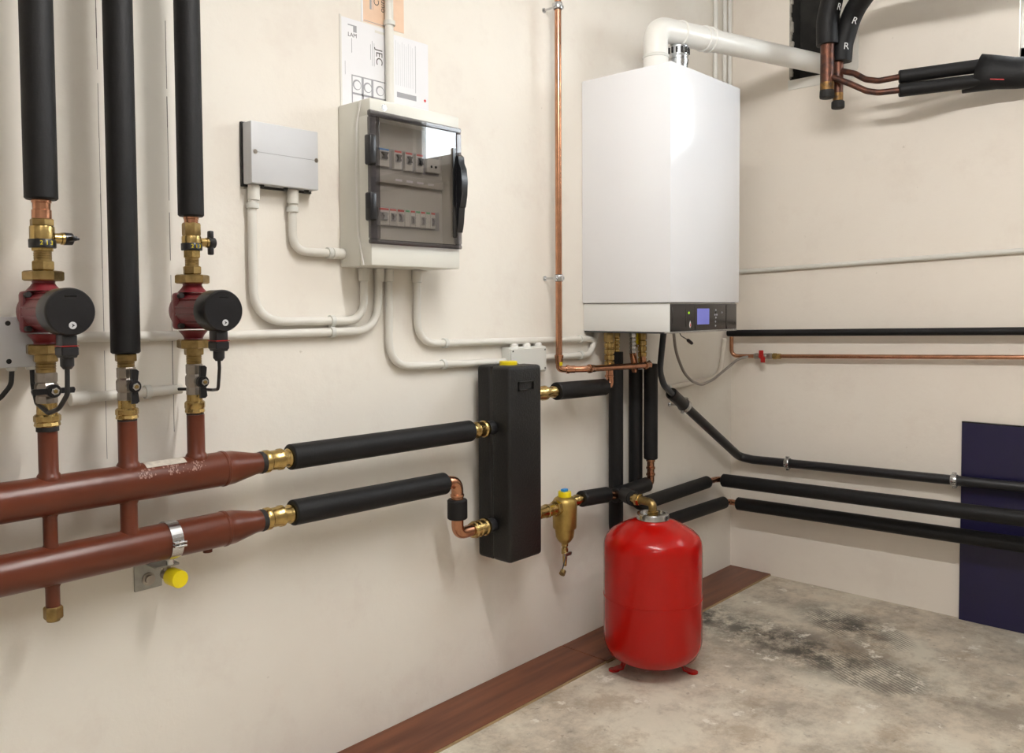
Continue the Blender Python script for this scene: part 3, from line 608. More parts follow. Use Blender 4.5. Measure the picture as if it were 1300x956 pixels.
# separator to boiler flow
fp = thing('boiler_pipe', 'short black insulated pipe between the separator top and the boiler elbow', 'pipe', (-1.36, A, 0.9))
press_brass(MB(), (SX1+0.001, A, 0.902), (1, 0, 0), 0.165, 0.0215, 0.0165).build('brass_coupling', 'brass', fp)
sleeve(MB(), (-1.352, A, 0.903), (-1.078, -0.09, 0.896), 0.0285, 0.0165).build('insulation', 'foam', fp)
m = MB().tube(fil([(-1.085, -0.09, 0.896), (-1.042, -0.088, 0.895), (-1.042, -0.085, 0.966)], 0.026, 8), 0.0132, 18)
m.turn((-1.042, -0.085, 0.936), (0, 0, -1), [(0, 0.0132), (0.002, 0.0158), (0.008, 0.0158), (0.01, 0.0132)], 18)
m.build('copper_elbow', 'copper', fp)
def boiler_fitting(x, y, z1, z0, k, mat, label, rings=4):
    t = thing('boiler_fitting', label, 'pipe fitting', (x, y, z0))
    L = z1-z0
    MB().hexnut((x, y, z1), (0, 0, -1), L*0.28, 0.0185*k, 0.2).build('top_nut', 'brass_old' if mat == 'brass' else mat, t)
    p = [(L*0.26, 0.012*k)]
    for j in range(rings):
        a = L*(0.3+0.7*j/rings); b = L*(0.3+0.7*(j+1)/rings)
        p += [(a, 0.013*k), (a+0.002, 0.0168*k), (b-0.004, 0.0168*k), (b-0.002, 0.013*k)]
    p[-1] = (L, 0.013*k)
    MB().turn((x, y, z1), (0, 0, -1), p, 20).build('body', mat, t)
    return t
boiler_fitting(-1.042, -0.085, 1.083, 0.963, 1.05, 'brass', 'ribbed brass valve under the boiler above the copper elbow')
boiler_fitting(-0.952, -0.05, 1.083, 1.008, 0.8, 'brass', 'slim brass fitting under the boiler on top of the long insulated drop')
f3 = boiler_fitting(-0.865, -0.062, 1.083, 1.000, 0.75, 'chrome', 'silvery fitting under the boiler above a copper tail')
MB().tube([(-0.865, -0.062, 1.004), (-0.855, -0.06, 0.975), (-0.836, -0.052, 0.935)], 0.0125, 14).build('copper_tail', 'copper', f3)
boiler_fitting(-0.800, -0.06, 1.083, 0.962, 0.95, 'brass', 'brass valve under the boiler on top of the shortest insulated drop')
gv = thing('gas_cock', 'yellow-handled gas cock between the fittings under the boiler', 'valve', (-0.80, -0.045, 1.03))
MB().cyl((-0.803, -0.03, 1.083), (-0.803, -0.03, 1.02), 0.010).build('body', 'brass_old', gv)
MB().box((-0.832, -0.052, 1.032), (-0.790, -0.042, 1.080), 0.003).build('handle', 'yellow', gv)

# insulated drops behind the tank and their runs along both walls
def bent_pipe(label, segs, joints, bend=None, rb=0.0262):
    t = thing('insulated_pipe', label, 'pipe', segs[0][0])
    if bend: MB().tube(fil(bend, 0.06, 8), rb, 24).build('insulation', 'foam', t)
    for a, b, ro in segs: sleeve(MB(), a, b, ro, 0.0125).build('insulation', 'foam', t)
    for p, r_ in joints: MB().tube(fil(p, 0.03, 7), r_, 16).build('copper_joint', 'copper', t)
    return t
bent_pipe('black insulated line dropping from the boiler to the lowest run round the corner',
    [((-0.100, -0.085, 0.317), (-0.100, -2.4, 0.366), 0.0275)],
    [([(-0.16, -0.045, 0.3235), (-0.100, -0.045, 0.3195), (-0.100, -0.095, 0.317)], 0.0125), ([(-0.946, -0.045, 1.02), (-0.946, -0.045, 1.0)], 0.0125)],
    [(-0.946, -0.045, 1.010), (-0.946, -0.045, 0.334), (-0.15, -0.045, 0.3235)])
bent_pipe('black insulated line dropping from the boiler to the upper of the two low runs',
    [((-0.195, -0.066, 0.431), (-0.195, -2.4, 0.475), 0.0275)],
    [([(-0.30, -0.045, 0.435), (-0.225, -0.045, 0.435), (-0.195, -0.052, 0.433), (-0.195, -0.08, 0.431)], 0.0125)],
    [(-0.821, -0.045, 0.940), (-0.821, -0.045, 0.429), (-0.292, -0.045, 0.435)], 0.0258)
bent_pipe('black insulated return rising from the tank tee to the boiler',
    [((-0.804, -0.10, 0.610), (-0.804, -0.10, 0.962), 0.0258), ((-1.030, -0.10, 0.5125), (-0.828, -0.10, 0.5195), 0.0268), ((-1.000, -0.118, 0.514), (-1.121, -0.240, 0.538), 0.0250), ((-1.222, -0.10, 0.534), (-1.076, -0.10, 0.5235), 0.0268)],
    [([(-0.804, -0.10, 0.615), (-0.804, -0.10, 0.5205), (-0.835, -0.10, 0.5195)], 0.0135), ([(-1.085, -0.10, 0.524), (-1.02, -0.10, 0.512)], 0.0145), ([(-0.804, -0.10, 0.95), (-0.804, -0.085, 0.966)], 0.0125)])

for z in (0.600, 0.572, 0.548): MB().turn((-0.804, -0.10, z), (0, 0, 1), [(0, 0.0135), (0.002, 0.0165), (0.009, 0.0165), (0.011, 0.0135)], 18).build('press_collar', 'copper', bpy.data.objects['insulated_pipe.005'])
# dirt filter between separator and return
DX = -1.309
df = thing('dirt_filter', 'cast brass dirt filter with yellow cap beside the separator', 'filter', (DX, A, 0.33))
body = [(0, 0.012), (0.0, 0.024), (0.006, 0.034), (0.014, 0.0385), (0.024, 0.040), (0.100, 0.0385), (0.103, 0.037), (0.104, 0.032), (0.112, 0.0315), (0.132, 0.029), (0.145, 0.021), (0.152, 0.013), (0.155, 0.011)]
MB().turn((DX, A, 0.557), (0, 0, -1), body, 36).build('body', 'bronze', df)
yc_ = MB().turn((DX, A, 0.553), (0, 0, 1), [(0, 0.0215), (0.018, 0.0215), (0.021, 0.020)], 30).build('yellow_cap', 'yellow', df)
MB().box((DX-0.012, A-0.008, 0.573), (DX+0.010, A+0.008, 0.583), 0.003).build('vent_key', 'blue', yc_)
MB().turn((SX1+0.001, A, 0.526), (1, 0, 0), [(0, 0.022), (0.01, 0.022), (0.014, 0.0195), (0.04, 0.0195), (0.044, 0.022), (0.05, 0.022), (0.054, 0.0195), (0.09, 0.0195), (0.092, 0.022), (0.1, 0.022), (0.104, 0.0195), (0.13, 0.0195), (0.16, 0.0195)], 24).build('inlet_coupling', 'brass', df)
MB().hexnut((-1.362, A, 0.527), (1, 0, 0), 0.018, 0.0265, 0.3).build('inlet_hex', 'brass', df)
MB().turn((-1.275, A, 0.534), (1, 0, 0), [(0, 0.016), (0.02, 0.016), (0.024, 0.0185), (0.032, 0.0185), (0.036, 0.0155), (0.06, 0.0155)], 20).build('outlet_coupling', 'brass', df)
dv = MB().turn((DX, A, 0.404), (0, 0, -1), [(0, 0.011), (0.008, 0.0115), (0.012, 0.009), (0.02, 0.0115), (0.034, 0.0115), (0.036, 0.007), (0.05, 0.0075), (0.074, 0.006)], 18).build('drain_cock', 'brass', df)
MB().box((DX-0.019, A-0.019, 0.366), (DX+0.014, A-0.010, 0.377), 0.002).build('drain_handle', 'nickel', dv)
MB().tube([(DX-0.012, A-0.015, 0.368), (DX-0.028, A-0.018, 0.345), (DX-0.036, A-0.018, 0.326)], 0.0022, 8).build('cap_strap', 'cable', df)
MB().turn((DX-0.030, A-0.018, 0.324), (-0.8, -0.2, -0.6), [(0, 0.0095), (0.010, 0.010), (0.014, 0.010)], 16).build('drain_cover', 'brass_old', df)

# copper pipe rising by the boiler
cpz = thing('copper_pipe', 'bare copper pipe running down the wall and across under the boiler', 'pipe', (-1.287, -0.06, 0.97))
MB().tube(fil([(-1.287, -0.060, CEIL-0.001), (-1.287, -0.060, 0.968), (-1.2665, -0.0745, 0.967), (-1.216, -0.12, 0.9675), (-0.845, -0.12, 0.960), (-0.845, -0.095, 0.961), (-0.845, -0.092, 0.99)], 0.035, 9), 0.0108, 20).build('tube', 'copper', cpz)
for p, d in (((-1.287, -0.060, 1.008), (0, 0, -1)), ((-1.262, -0.0785, 0.9672), (0.74, -0.67, 0)), ((-1.198, -0.12, 0.9672), (1, 0, -0.02)), ((-0.866, -0.12, 0.9604), (1, 0, -0.02))):
    MB().turn(V(p)-V(d).normalized()*0.008, d, [(0, 0.0108), (0.002, 0.0146), (0.010, 0.0146), (0.013, 0.0125), (0.03, 0.0122), (0.031, 0.0108)], 20).build('press_collar', 'copper', cpz)
MB().box((-1.298, -0.0725, 0.980), (-1.284, -0.071, 0.992), 0.0004, 1).build('yellow_tag', 'yellow', cpz, smooth=False)
def pipe_clip(name, label, c, axis, wall, r, group=None):
    """split ring on a stud: c centre, axis of pipe, wall = vector from centre to wall"""
    c, axis, wall = V(c), V(axis).normalized(), V(wall); t = thing(name, label, 'pipe clamp', tuple(c+wall), group)
    MB().turn(c-axis*0.010, axis, [(0.001, r), (0, r+0.001), (0, r+0.0035), (0.002, r+0.0045), (0.018, r+0.0045), (0.02, r+0.0035), (0.02, r+0.001), (0.019, r)], 24).build('ring', 'chrome', t)
    MB().turn(c-axis*0.0115, axis, [(0, r+0.0002), (0, r+0.0022), (0.023, r+0.0022), (0.023, r+0.0002)], 24).build('rubber_lining', 'rubber', t)
    s_ = axis.cross(wall).normalized()
    for sg in (-1, 1):
        e = c + s_*sg*(r+0.007)
        MB().cyl(e-wall.normalized()*0.008, e+wall.normalized()*0.008, 0.0028, 8).build('screw', 'chrome', t)
        o = MB().box((-0.006, -0.0035, -0.006), (0.006, 0.0035, 0.006)).build('ear', 'chrome', t, smooth=False)
        xx = axis; zz = wall.normalized(); yy = zz.cross(xx); o.data.transform(Matrix.Translation(e) @ Matrix((xx, yy, zz)).transposed().to_4x4())
    MB().cyl(c+wall.normalized()*(r+0.004), c+wall, 0.0035, 10).build('stud', 'chrome', t)
    MB().turn(c+wall, -wall, [(0, 0.009), (0.003, 0.008)], 14).build('wall_plate', 'chrome', t)
pipe_clip('pipe_clamp', 'small zinc clamp halfway up the bare copper pipe', (-1.287, -0.06, 1.266), (0, 0, 1), (0, 0.06, 0), 0.0108)
pipe_clip('pipe_clamp', 'small zinc clamp at the top of the bare copper pipe', (-1.287, -0.06, 2.140), (0, 0, 1), (0, 0.06, 0), 0.0108)

# ------------------------------------------------------------------ condensate drain and pipes of the right wall
cd = thing('condensate_pipe', 'black plastic drain pipe slanting from the boiler hose to the corner', 'pipe', (-0.58, -0.07, 0.816))
pth = [(-0.590, -0.070, 0.822), (-0.06, -0.072, 0.514), (-0.05, -0.13, 0.5065), (-0.05, -2.4, 0.560)]
MB().tube(fil(pth, 0.04, 6), 0.0185, 20).build('tube', 'rubber', cd)
dd = (V(pth[1])-V(pth[0])).normalized()
MB().turn(V(pth[0])-dd*0.03, dd, [(0.02, 0.0165), (0, 0.0165), (0, 0.0225), (0.004, 0.024), (0.03, 0.0235), (0.105, 0.023), (0.11, 0.0185)], 24).build('socket', 'rubber', cd)
ho = thing('condensate_hose', 'dark grey flexible hose hanging from the boiler into the drain pipe', 'hose', (-0.70, -0.09, 1.08))
MB().tube(fil([(-0.700, -0.09, 1.0825), (-0.716, -0.09, 1.0), (-0.728, -0.09, 0.93), (-0.700, -0.09, 0.875), (-0.640, -0.08, 0.845), (-0.590, -0.070, 0.822)], 0.06, 8), 0.0118, 16).build('tube', 'greyp', ho)
c0 = V(pth[0])+dd*0.085
pipe_clip('pipe_clamp', 'zinc clamp on the slanting black drain pipe below its socket', c0, dd, (0, 0.070, 0), 0.0232)
pipe_clip('pipe_clamp', 'zinc clamp on the black drain pipe between the corner and the navy sheet', (-0.05, -0.288, 0.5102), (0, -1, 0.0235), (0.05, 0, 0), 0.0185)
pipe_clip('pipe_clamp', 'zinc clamp on the black drain pipe at the edge of the navy sheet', (-0.05, -0.928, 0.5254), (0, -1, 0.0235), (0.05, 0, 0), 0.0185)

bp_ = thing('insulated_pipe', 'thin black insulated pipe running level from the boiler along the beige wall', 'pipe', (-0.05, -0.02, 1.054))
MB().tube([(-0.052, -0.010, 1.0535), (-0.05, -0.05, 1.054), (-0.05, -2.4, 1.108)], 0.0145, 18).build('insulation', 'foam', bp_)
gp = thing('gas_pipe', 'thin copper pipe with a red-handled valve along the beige wall', 'pipe', (-0.035, -0.03, 0.95))
MB().tube(fil([(-0.056, -0.030, 1.0385), (-0.056, -0.030, 0.954), (-0.035, -0.10, 0.9545), (-0.035, -2.4, 1.026)], 0.03), 0.0085, 16).build('tube', 'copper', gp)
vb = MB().turn((-0.035, -0.128, 0.9553), (0, -1, 0.03), [(0, 0.010), (0.003, 0.013), (0.016, 0.013), (0.018, 0.011), (0.03, 0.0125), (0.055, 0.0125), (0.058, 0.0105), (0.062, 0.013), (0.078, 0.013), (0.082, 0.010), (0.1, 0.010)], 14).build('valve_body', 'nickel', gp)
MB().turn((-0.035, -0.212, 0.9578), (0, -1, 0.03), [(0, 0.0105), (0.002, 0.0135), (0.016, 0.0135), (0.019, 0.0105), (0.024, 0.012), (0.034, 0.012), (0.036, 0.009)], 14).build('brass_tail', 'brass', gp)
MB().cyl((-0.045, -0.172, 0.957), (-0.062, -0.172, 0.957), 0.006).build('valve_stem', 'nickel', vb)
m = MB().turn((-0.058, -0.172, 0.957), (-1, 0, 0), [(0, 0.010), (0.009, 0.010), (0.011, 0.008)], 16)
m.box((-0.066, -0.182, 0.959), (-0.060, -0.162, 0.983), 0.002); m.box((-0.066, -0.190, 0.931), (-0.060, -0.170, 0.955), 0.002)
m.build('valve_handle', 'redp', vb)
rc = thing('conduit', 'pale grey conduit climbing gently across the beige wall beside the boiler', 'conduit', (-0.012, -0.03, 1.323))
MB().tube([(-0.012, -0.004, 1.3215), (-0.012, -2.6, 1.415)], 0.0095, 14).build('tube', 'conduit', rc)
gc = thing('cable', 'grey-brown cable hanging in a loop from the boiler to the gas valve', 'cable', (-0.7, -0.11, 1.08))
gp_ = [(-0.690, -0.125, 1.0825), (-0.668, -0.122, 1.0), (-0.60, -0.115, 0.918), (-0.52, -0.105, 0.878), (-0.42, -0.09, 0.855), (-0.30, -0.075, 0.868), (-0.18, -0.07, 0.905), (-0.09, -0.08, 0.944), (-0.045, -0.10, 0.953)]
MB().tube(fil(gp_, 0.2, 6), 0.0055, 10).build('sheath', 'gcable', gc)
dg_ = thing('sensor_lead', 'short black lead with a loose plug under the boiler control panel', 'cable', (-0.68, -0.2, 1.08))
MB().tube(fil([(-0.695, -0.15, 1.0825), (-0.685, -0.155, 1.062), (-0.650, -0.165, 1.045)], 0.02), 0.0018, 8).build('wire', 'cable', dg_)
MB().turn((-0.655, -0.164, 1.047), (0.8, -0.2, -0.5), [(0, 0.004), (0.004, 0.0065), (0.026, 0.0065), (0.03, 0.005)], 12).build('plug', 'rubber', dg_)

ns = thing('navy_sheet', 'dark navy blue sheet standing on the floor against the beige wall', 'panel', (-0.012, -1.3, 0))
MB().box((-0.018, -1.85, 0.0), (-0.004, -0.942, 0.742), 0.001, 1).build('sheet', 'navy', ns, smooth=False)
MB().box((-0.0185, -1.85, 0.738), (-0.0035, -0.942, 0.7425)).build('top_edge', 'gloss2', ns, smooth=False)

# laminate boards along the foot of the left wall
def board(label, x0, x1, y0, y1):
    t = thing('laminate_board', label, 'board', ((x0+x1)/2, (y0+y1)/2, 0))
    MB().box((x0, y0, 0.006), (x1, y1, 0.0085)).build('wear_layer', 'wood', t, smooth=False)
    MB().box((x0, y0-0.003, 0.0), (x1, y1, 0.006)).build('core', 'wood_edge', t, smooth=False)
board('dark brown laminate board lying in the corner behind the red tank', -1.205, -0.004, -0.192, -0.004)
board('dark brown laminate board lying below the black separator box', -2.49, -1.209, -0.188, -0.003)

# ------------------------------------------------------------------ electrical: wall boxes and conduits
def conduit(label, path, r=0.0105, rad=0.05, clips=(), mat='conduit', ends=()):
    t = thing('conduit', label, 'conduit', path[0])
    MB().tube(fil(path, rad, 9), r, 16).build('tube', mat, t)
    for p, d in ends: MB().turn(p, d, [(0, r+0.0005), (0.001, r+0.0035), (0.034, r+0.0035), (0.036, r)], 16).build('end_sleeve', mat, t)
    for p, d in clips:
        k = MB().turn(V(p)-V(d).normalized()*0.006, d, [(0, r), (0, r+0.004), (0.012, r+0.004), (0.012, r)], 14); 
        k.box(V(p)+V((-0.006, -0.002, -0.006)), V((p[0]+0.006, -0.0005, p[2]+0.006))); k.build('clip', 'lgrey2', t)
    return t
W = -0.0145
jb = thing('junction_box', 'flat light grey box on the wall with two screws and a centre line', 'box', (-2.29, 0, 1.46))
MB().box((-2.385, -0.008, 1.456), (-2.195, 0.0, 1.606), 0.001, 1).build('back_plate', 'black_bk', jb, smooth=False)
jc = MB().box((-2.382, -0.046, 1.461), (-2.200, -0.008, 1.603), 0.0025, 2).build('cover', 'lgrey', jb)
MB().box((-2.372, -0.0466, 1.5325), (-2.208, -0.0455, 1.5335)).build('groove', 'ink', jc, smooth=False)
for x in (-2.372, -2.206):
    s_ = MB().turn((x, -0.0458, 1.533), (0, -1, 0), [(0, 0.0055), (0.001, 0.0055), (0.001, 0.0035), (0.0015, 0.0030)], 14).build('screw', 'nickel', jc)
for x in (-2.345, -2.280, -2.222):
    MB().turn((x, -0.026, 1.461), (0, 0, -1), [(0, 0.006), (0.005, 0.006), (0.007, 0.004)], 12).build('blanking_plug', 'black_bk', jb)

# small terminal box behind the pump
tb = thing('terminal_box', 'small pale grey terminal box behind the pump with round corner screws', 'box', (-2.92, 0, 1.06))
MB().box((-3.005, -0.052, 1.063), (-2.822, -0.001, 1.158), 0.004, 2).build('body', 'lgrey', tb)
for x in (-2.893, -2.838, -2.99):
    for z in (1.075, 1.146): MB().turn((x, -0.0505, z), (0, -1, 0), [(0, 0.0048), (0.0018, 0.0048), (0.0018, 0.003)], 12).build('screw', 'soot', tb)
for x in (-2.885, -2.852): MB().turn((x, -0.04, 1.064), (0, 0, -1), [(0, 0.009), (0.006, 0.009), (0.008, 0.006)], 14).build('grommet', 'lgrey2', tb)
tc_ = thing('cable', 'black cable curving down from the small terminal box', 'cable', (-2.885, -0.04, 1.055))
MB().tube(fil([(-2.885, -0.04, 1.057), (-2.887, -0.04, 1.03), (-2.905, -0.035, 1.005), (-2.95, -0.02, 0.985), (-3.02, -0.01, 0.98)], 0.03), 0.0045, 10).build('sheath', 'cable', tc_)

conduit('pale conduit dropping from the grey wall box and rising again into the fuse box', [(-2.360, -0.020, 1.461), (-2.365, W, 1.40), (-2.365, W, 1.140), (-2.042, W, 1.139), (-2.042, W, 1.262)], 0.0105, 0.085,
        [((-2.363, W-0.001, 1.412), (0, 0, 1)), ((-2.145, W, 1.139), (1, 0, 0))], ends=[((-2.042, W, 1.277), (0, 0, -1)), ((-2.3605, -0.019, 1.460), (-0.03, 0.05, -1))])
conduit('pale conduit bending from the grey wall box into the side of the fuse box', [(-2.256, -0.020, 1.461), (-2.256, W, 1.40), (-2.256, W, 1.311), (-2.108, W, 1.311)], 0.0105, 0.075,
        [((-2.256, W-0.001, 1.412), (0, 0, 1)), ((-2.150, W, 1.311), (1, 0, 0))], ends=[((-2.1065, W, 1.311), (-1, 0, 0)), ((-2.2558, -0.019, 1.460), (0, 0.05, -1))])
conduit('long pale conduit passing behind the pumps and rising into the fuse box', [(-2.822, W, 1.117), (-2.43, W, 1.110), (-2.0, W, 1.111), (-1.992, W, 1.262)], 0.0105, 0.085,
        [((-2.146, W, 1.1107), (1, 0, 0))], ends=[((-1.990, W, 1.277), (0, 0, -1))])
conduit('pale conduit dropping from the fuse box to the grey box behind the separator', [(-1.958, W, 1.262), (-1.960, W, 1.0105), (-1.49, W, 1.0025)], 0.0105, 0.08,
        [((-1.760, W, 1.0072), (1, 0, 0))], ends=[((-1.958, W, 1.277), (0, 0, -1))])
conduit('pale conduit dropping from the fuse box and running level to the boiler', [(-1.857, W, 1.262), (-1.859, W, 1.070), (-1.07, W, 1.060), (-1.03, W, 1.052)], 0.0105, 0.075,
        [((-1.753, W, 1.0687), (1, 0, 0)), ((-1.114, W, 1.0606), (1, 0, 0))], ends=[((-1.857, W, 1.277), (0, 0, -1))])
conduit('pale conduit rising from the grey box behind the separator up to the boiler', [(-1.325, W, 1.006), (-1.06, W, 1.004), (-1.028, W, 1.058), (-1.020, W, 1.083)], 0.0105, 0.05,
        [((-1.114, W, 1.0044), (1, 0, 0))])
conduit('pale conduit running low behind the manifold risers to the pump cable', [(-2.775, W, 0.992), (-2.545, W, 0.9955)], 0.0105, 0.05, [((-2.62, W, 0.9945), (1, 0, 0))], ends=[((-2.776, W, 0.992), (1, 0, 0.01))])
conduit('wall-coloured conduit turning up into the corner under the boiler', [(-0.56, W, 0.847), (-0.13, W, 0.865), (-0.085, W, 1.03)], 0.0105, 0.09, [((-0.545, W, 0.8476), (1, 0, 0))], mat='painted')
conduit('thin white conduit standing on the cream wall farthest from the corner', [(-0.178, -0.013, 1.2), (-0.178, -0.013, CEIL)], 0.0095, mat='pvcw')
conduit('thin white conduit standing on the cream wall second from the corner', [(-0.096, -0.012, 1.2), (-0.096, -0.012, CEIL)], 0.0085, mat='pvcw')
conduit('thin white conduit standing right in the room corner', [(-0.052, -0.012, 1.2), (-0.052, -0.012, CEIL)], 0.0085, mat='pvcw')
conduit('pale conduit entering the fuse box from above across the papers', [(-1.946, W, CEIL), (-1.947, W, 1.69)], 0.0115, mat='conduit', clips=[((-1.946, W, 1.935), (0, 0, 1))])

wb = thing('junction_box', 'small pale grey junction box on the wall behind the separator', 'box', (-1.41, 0, 0.96))
MB().box((-1.500, -0.034, 0.962), (-1.322, -0.0005, 1.046), 0.003, 2).build('body', 'lgrey2', wb)
MB().box((-1.496, -0.040, 0.966), (-1.326, -0.033, 1.042), 0.002, 1).build('lid', 'lgrey2', wb)
for x in (-1.488, -1.334):
    for z in (0.974, 1.034): MB().turn((x, -0.0395, z), (0, -1, 0), [(0, 0.003), (0.0012, 0.003)], 10).build('screw', 'soot', wb)
for x in (-1.46, -1.40, -1.345): MB().turn((x, -0.018, 1.045), (0, 0, 1), [(0, 0.014), (0.008, 0.013), (0.012, 0.009)], 16).build('grommet', 'pvcw', wb)
MB().turn((-1.323, W, 1.006), (1, 0, 0), [(0, 0.014), (0.012, 0.013), (0.016, 0.0105)], 16).build('grommet', 'pvcw', wb)

# ------------------------------------------------------------------ fuse box
UX0, UX1, UZ0, UZ1 = -2.107, -1.803, 1.277, 1.690
fb = thing('fuse_box', 'cream wall fuse box with a smoked see-through door', 'fuse box', (-1.955, 0, UZ0))
MB().box((UX0, -0.084, UZ0), (UX1, -0.0005, UZ1), 0.004, 2).build('back_shell', 'unitw', fb)
# front frame around an open cavity
m = MB(); YF = -0.132; ox0, ox1, oz0, oz1 = -2.088, -1.826, 1.338, 1.646
m.box((UX0, YF, UZ0), (UX1, -0.0845, oz0), 0.004, 2); m.box((UX0, YF, oz1), (UX1, -0.0845, UZ1), 0.004, 2)
m.box((UX0, YF, oz0-0.004), (ox0, -0.0845, oz1+0.004), 0.003, 2); m.box((ox1, YF, oz0-0.004), (UX1, -0.0845, oz1+0.004), 0.003, 2)
m.build('front_frame', 'unitw', fb)
for x in (UX0, UX1):
    MB().tube(fil([(x, -0.096, UZ1-0.002), (x, -0.078, UZ1-0.06), (x, -0.074, 1.50), (x, -0.078, UZ0+0.085), (x, -0.100, UZ0+0.002)], 0.12, 8), 0.0026, 8).build('seam_bead', 'pvcw', fb)
MB().turn((-2.062, YF+0.0008, 1.672), (0, -1, 0), [(0, 0.0085), (0.001, 0.0085), (0.001, 0.0065), (0.0016, 0.006)], 18).build('cover_screw', 'chrome', fb)
MB().box((ox0, -0.0865, oz0), (ox1, -0.0840, oz1)).build('inner_cover', 'inner', fb, smooth=False)
MB().box((ox0+0.004, -0.098, 1.492), (ox1-0.004, -0.086, 1.517), 0.003, 2).build('label_rail', 'inner', fb)
for z0, z1 in ((1.533, 1.580), (1.384, 1.428)):
    MB().box((-2.060, -0.0872, z0-0.003), (-1.838, -0.0860, z1+0.003)).build('breaker_slot', 'ink', fb, smooth=False)
def breaker(x0, x1, z0, z1, strip, lever, pos):
    t = MB().box((x0, -0.097, z0), (x1, -0.0862, z1), 0.0012, 1).build('breaker', 'lgrey2', fb, smooth=False)
    if strip: MB().box((x0+0.002, -0.0976, z1-0.006), (x1-0.002, -0.0965, z1-0.001)).build('colour_strip', strip, t, smooth=False)
    if lever:
        zm = (z0+z1)/2 + pos; xm = (x0+x1)/2; hw = (x1-x0)*0.30
        MB().box((xm-hw, -0.0985, zm-0.011), (xm+hw, -0.096, zm+0.011)).build('lever_well', 'ink', t, smooth=False)
        MB().prism([(xm-hw*0.9, -0.098, zm+0.008), (xm+hw*0.9, -0.098, zm+0.008), (xm+hw*0.35, -0.098, zm), (xm+hw*0.7, -0.098, zm-0.008), (xm-hw*0.7, -0.098, zm-0.008), (xm-hw*0.35, -0.098, zm)], (0, -0.008, 0)).build('lever', lever, t, smooth=False)
    return t
breaker(-2.056, -2.018, 1.533, 1.580, 'blue', 'blackp', 0.004)
for x in (-2.003, -1.966, -1.928): breaker(x, x+0.026, 1.531, 1.580, 'redt', 'blackp', 0.004)
so = breaker(-1.889, -1.842, 1.536, 1.574, None, None, 0)
for dx in (-0.008, 0.008): MB().turn((-1.8655+dx, -0.0965, 1.552), (0, -1, 0), [(0, 0.0035), (0.001, 0.0035)], 12).build('socket_hole', 'gloss2', so)
breaker(-2.056, -2.021, 1.384, 1.428, 'redt', 'ink', 0.0)
breaker(-2.0205, -1.9955, 1.384, 1.428, 'redt', 'ink', 0.0); breaker(-1.995, -1.970, 1.384, 1.428, 'redt', 'ink', 0.0)
for k in range(3):
    x = -1.968+k*0.036
    breaker(x, x+0.0175, 1.385, 1.429, 'greent', None, 0); breaker(x+0.018, x+0.0355, 1.385, 1.429, 'redt', 'ink', -0.004)
for k in range(4): MB().box((-2.0+k*0.037, -0.0985, 1.500), (-1.978+k*0.037, -0.0978, 1.506)).build('circuit_label', 'paper', fb, smooth=False)
# smoked door
do = MB(); dx0, dx1, dz0, dz1 = -2.122, -1.806, 1.330, 1.657
pn = MB().box((dx0+0.034, -0.1435, dz0+0.010), (dx1-0.020, -0.1415, dz1-0.014))
door = pn.build('door', 'smoked', fb, smooth=False)
m = MB()
m.box((dx0+0.003, -0.146, dz0), (dx1, -0.1335, dz0+0.012), 0.003, 1); m.box((dx0+0.003, -0.146, dz1-0.015), (dx1, -0.1335, dz1), 0.003, 1)
m.box((dx0+0.003, -0.146, dz0+0.012), (dx0+0.035, -0.1335, dz1-0.015), 0.003, 1); m.box((dx1-0.021, -0.146, dz0+0.012), (dx1, -0.1335, dz1-0.015), 0.003, 1)
m.build('door_frame', 'smoked2', door)
for z0, z1 in ((1.523, 1.597), (1.386, 1.456)):
    MB().box((dx0-0.002, -0.152, z0), (dx0+0.020, -0.128, z1), 0.005, 3).build('hinge', 'blackp', door)
hp = [(-0.146, 1.375), (-0.152, 1.40), (-0.156, 1.44), (-0.160, 1.445), (-0.166, 1.475), (-0.168, 1.51), (-0.164, 1.545), (-0.156, 1.560), (-0.154, 1.578), (-0.146, 1.585)]
MB().prism([(-1.828, y, z) for y, z in hp], (0.022, 0, 0)).build('door_handle', 'blackp', door, angle=25)
MB().box((-1.842, -0.148, 1.36), (-1.830, -0.145, 1.60), 0.001, 1).build('grip_recess', 'gloss2', door, smooth=False)

# ------------------------------------------------------------------ papers above the fuse box
def sheet(name, label, x0, x1, z0, z1, mat, y=-0.0012):
    t = thing(name, label, 'paper', ((x0+x1)/2, 0, z0))
    s_ = MB().box((x0, y, z0), (x1, y+0.0009, z1)).build('sheet', mat, t, smooth=False); return t, s_
RX = axes((1, 0, 0), (0, 0, 1)); RUP = axes((0, 0, 1), (-1, 0, 0))
t, s_ = sheet('printed_sheet', 'white printed sheet on the wall behind the fuse box and the conduit', -2.094, -1.934, 1.660, 1.921, 'paper')
MB().box((-2.099, -0.0025, 1.66), (-2.094, -0.0003, 1.925)).build('folder_edge', 'conduit', s_, smooth=False)
MB().box((-2.073, -0.0014, 1.9035), (-2.045, -0.0011, 1.9065)).build('print_bar', 'ink', s_, smooth=False)
MB().box((-2.056, -0.0014, 1.889), (-2.045, -0.0011, 1.9035)).build('print_bar', 'ink', s_, smooth=False)
text('LAM', 0.015, (-2.059, -0.0013, 1.880), RX, 'ink_d', 'print_logo', s_, 0.0002)
MB().box((-2.062, -0.0014, 1.835), (-2.0605, -0.0011, 1.872)).build('print_line', 'ink', s_, smooth=False)
MB().box((-2.0835, -0.0014, 1.775), (-2.0825, -0.0011, 1.81)).build('print_line', 'ink', s_, smooth=False)
MB().box((-1.985, -0.0014, 1.9045), (-1.952, -0.0011, 1.911)).build('print_bar', 'conduit', s_, smooth=False)
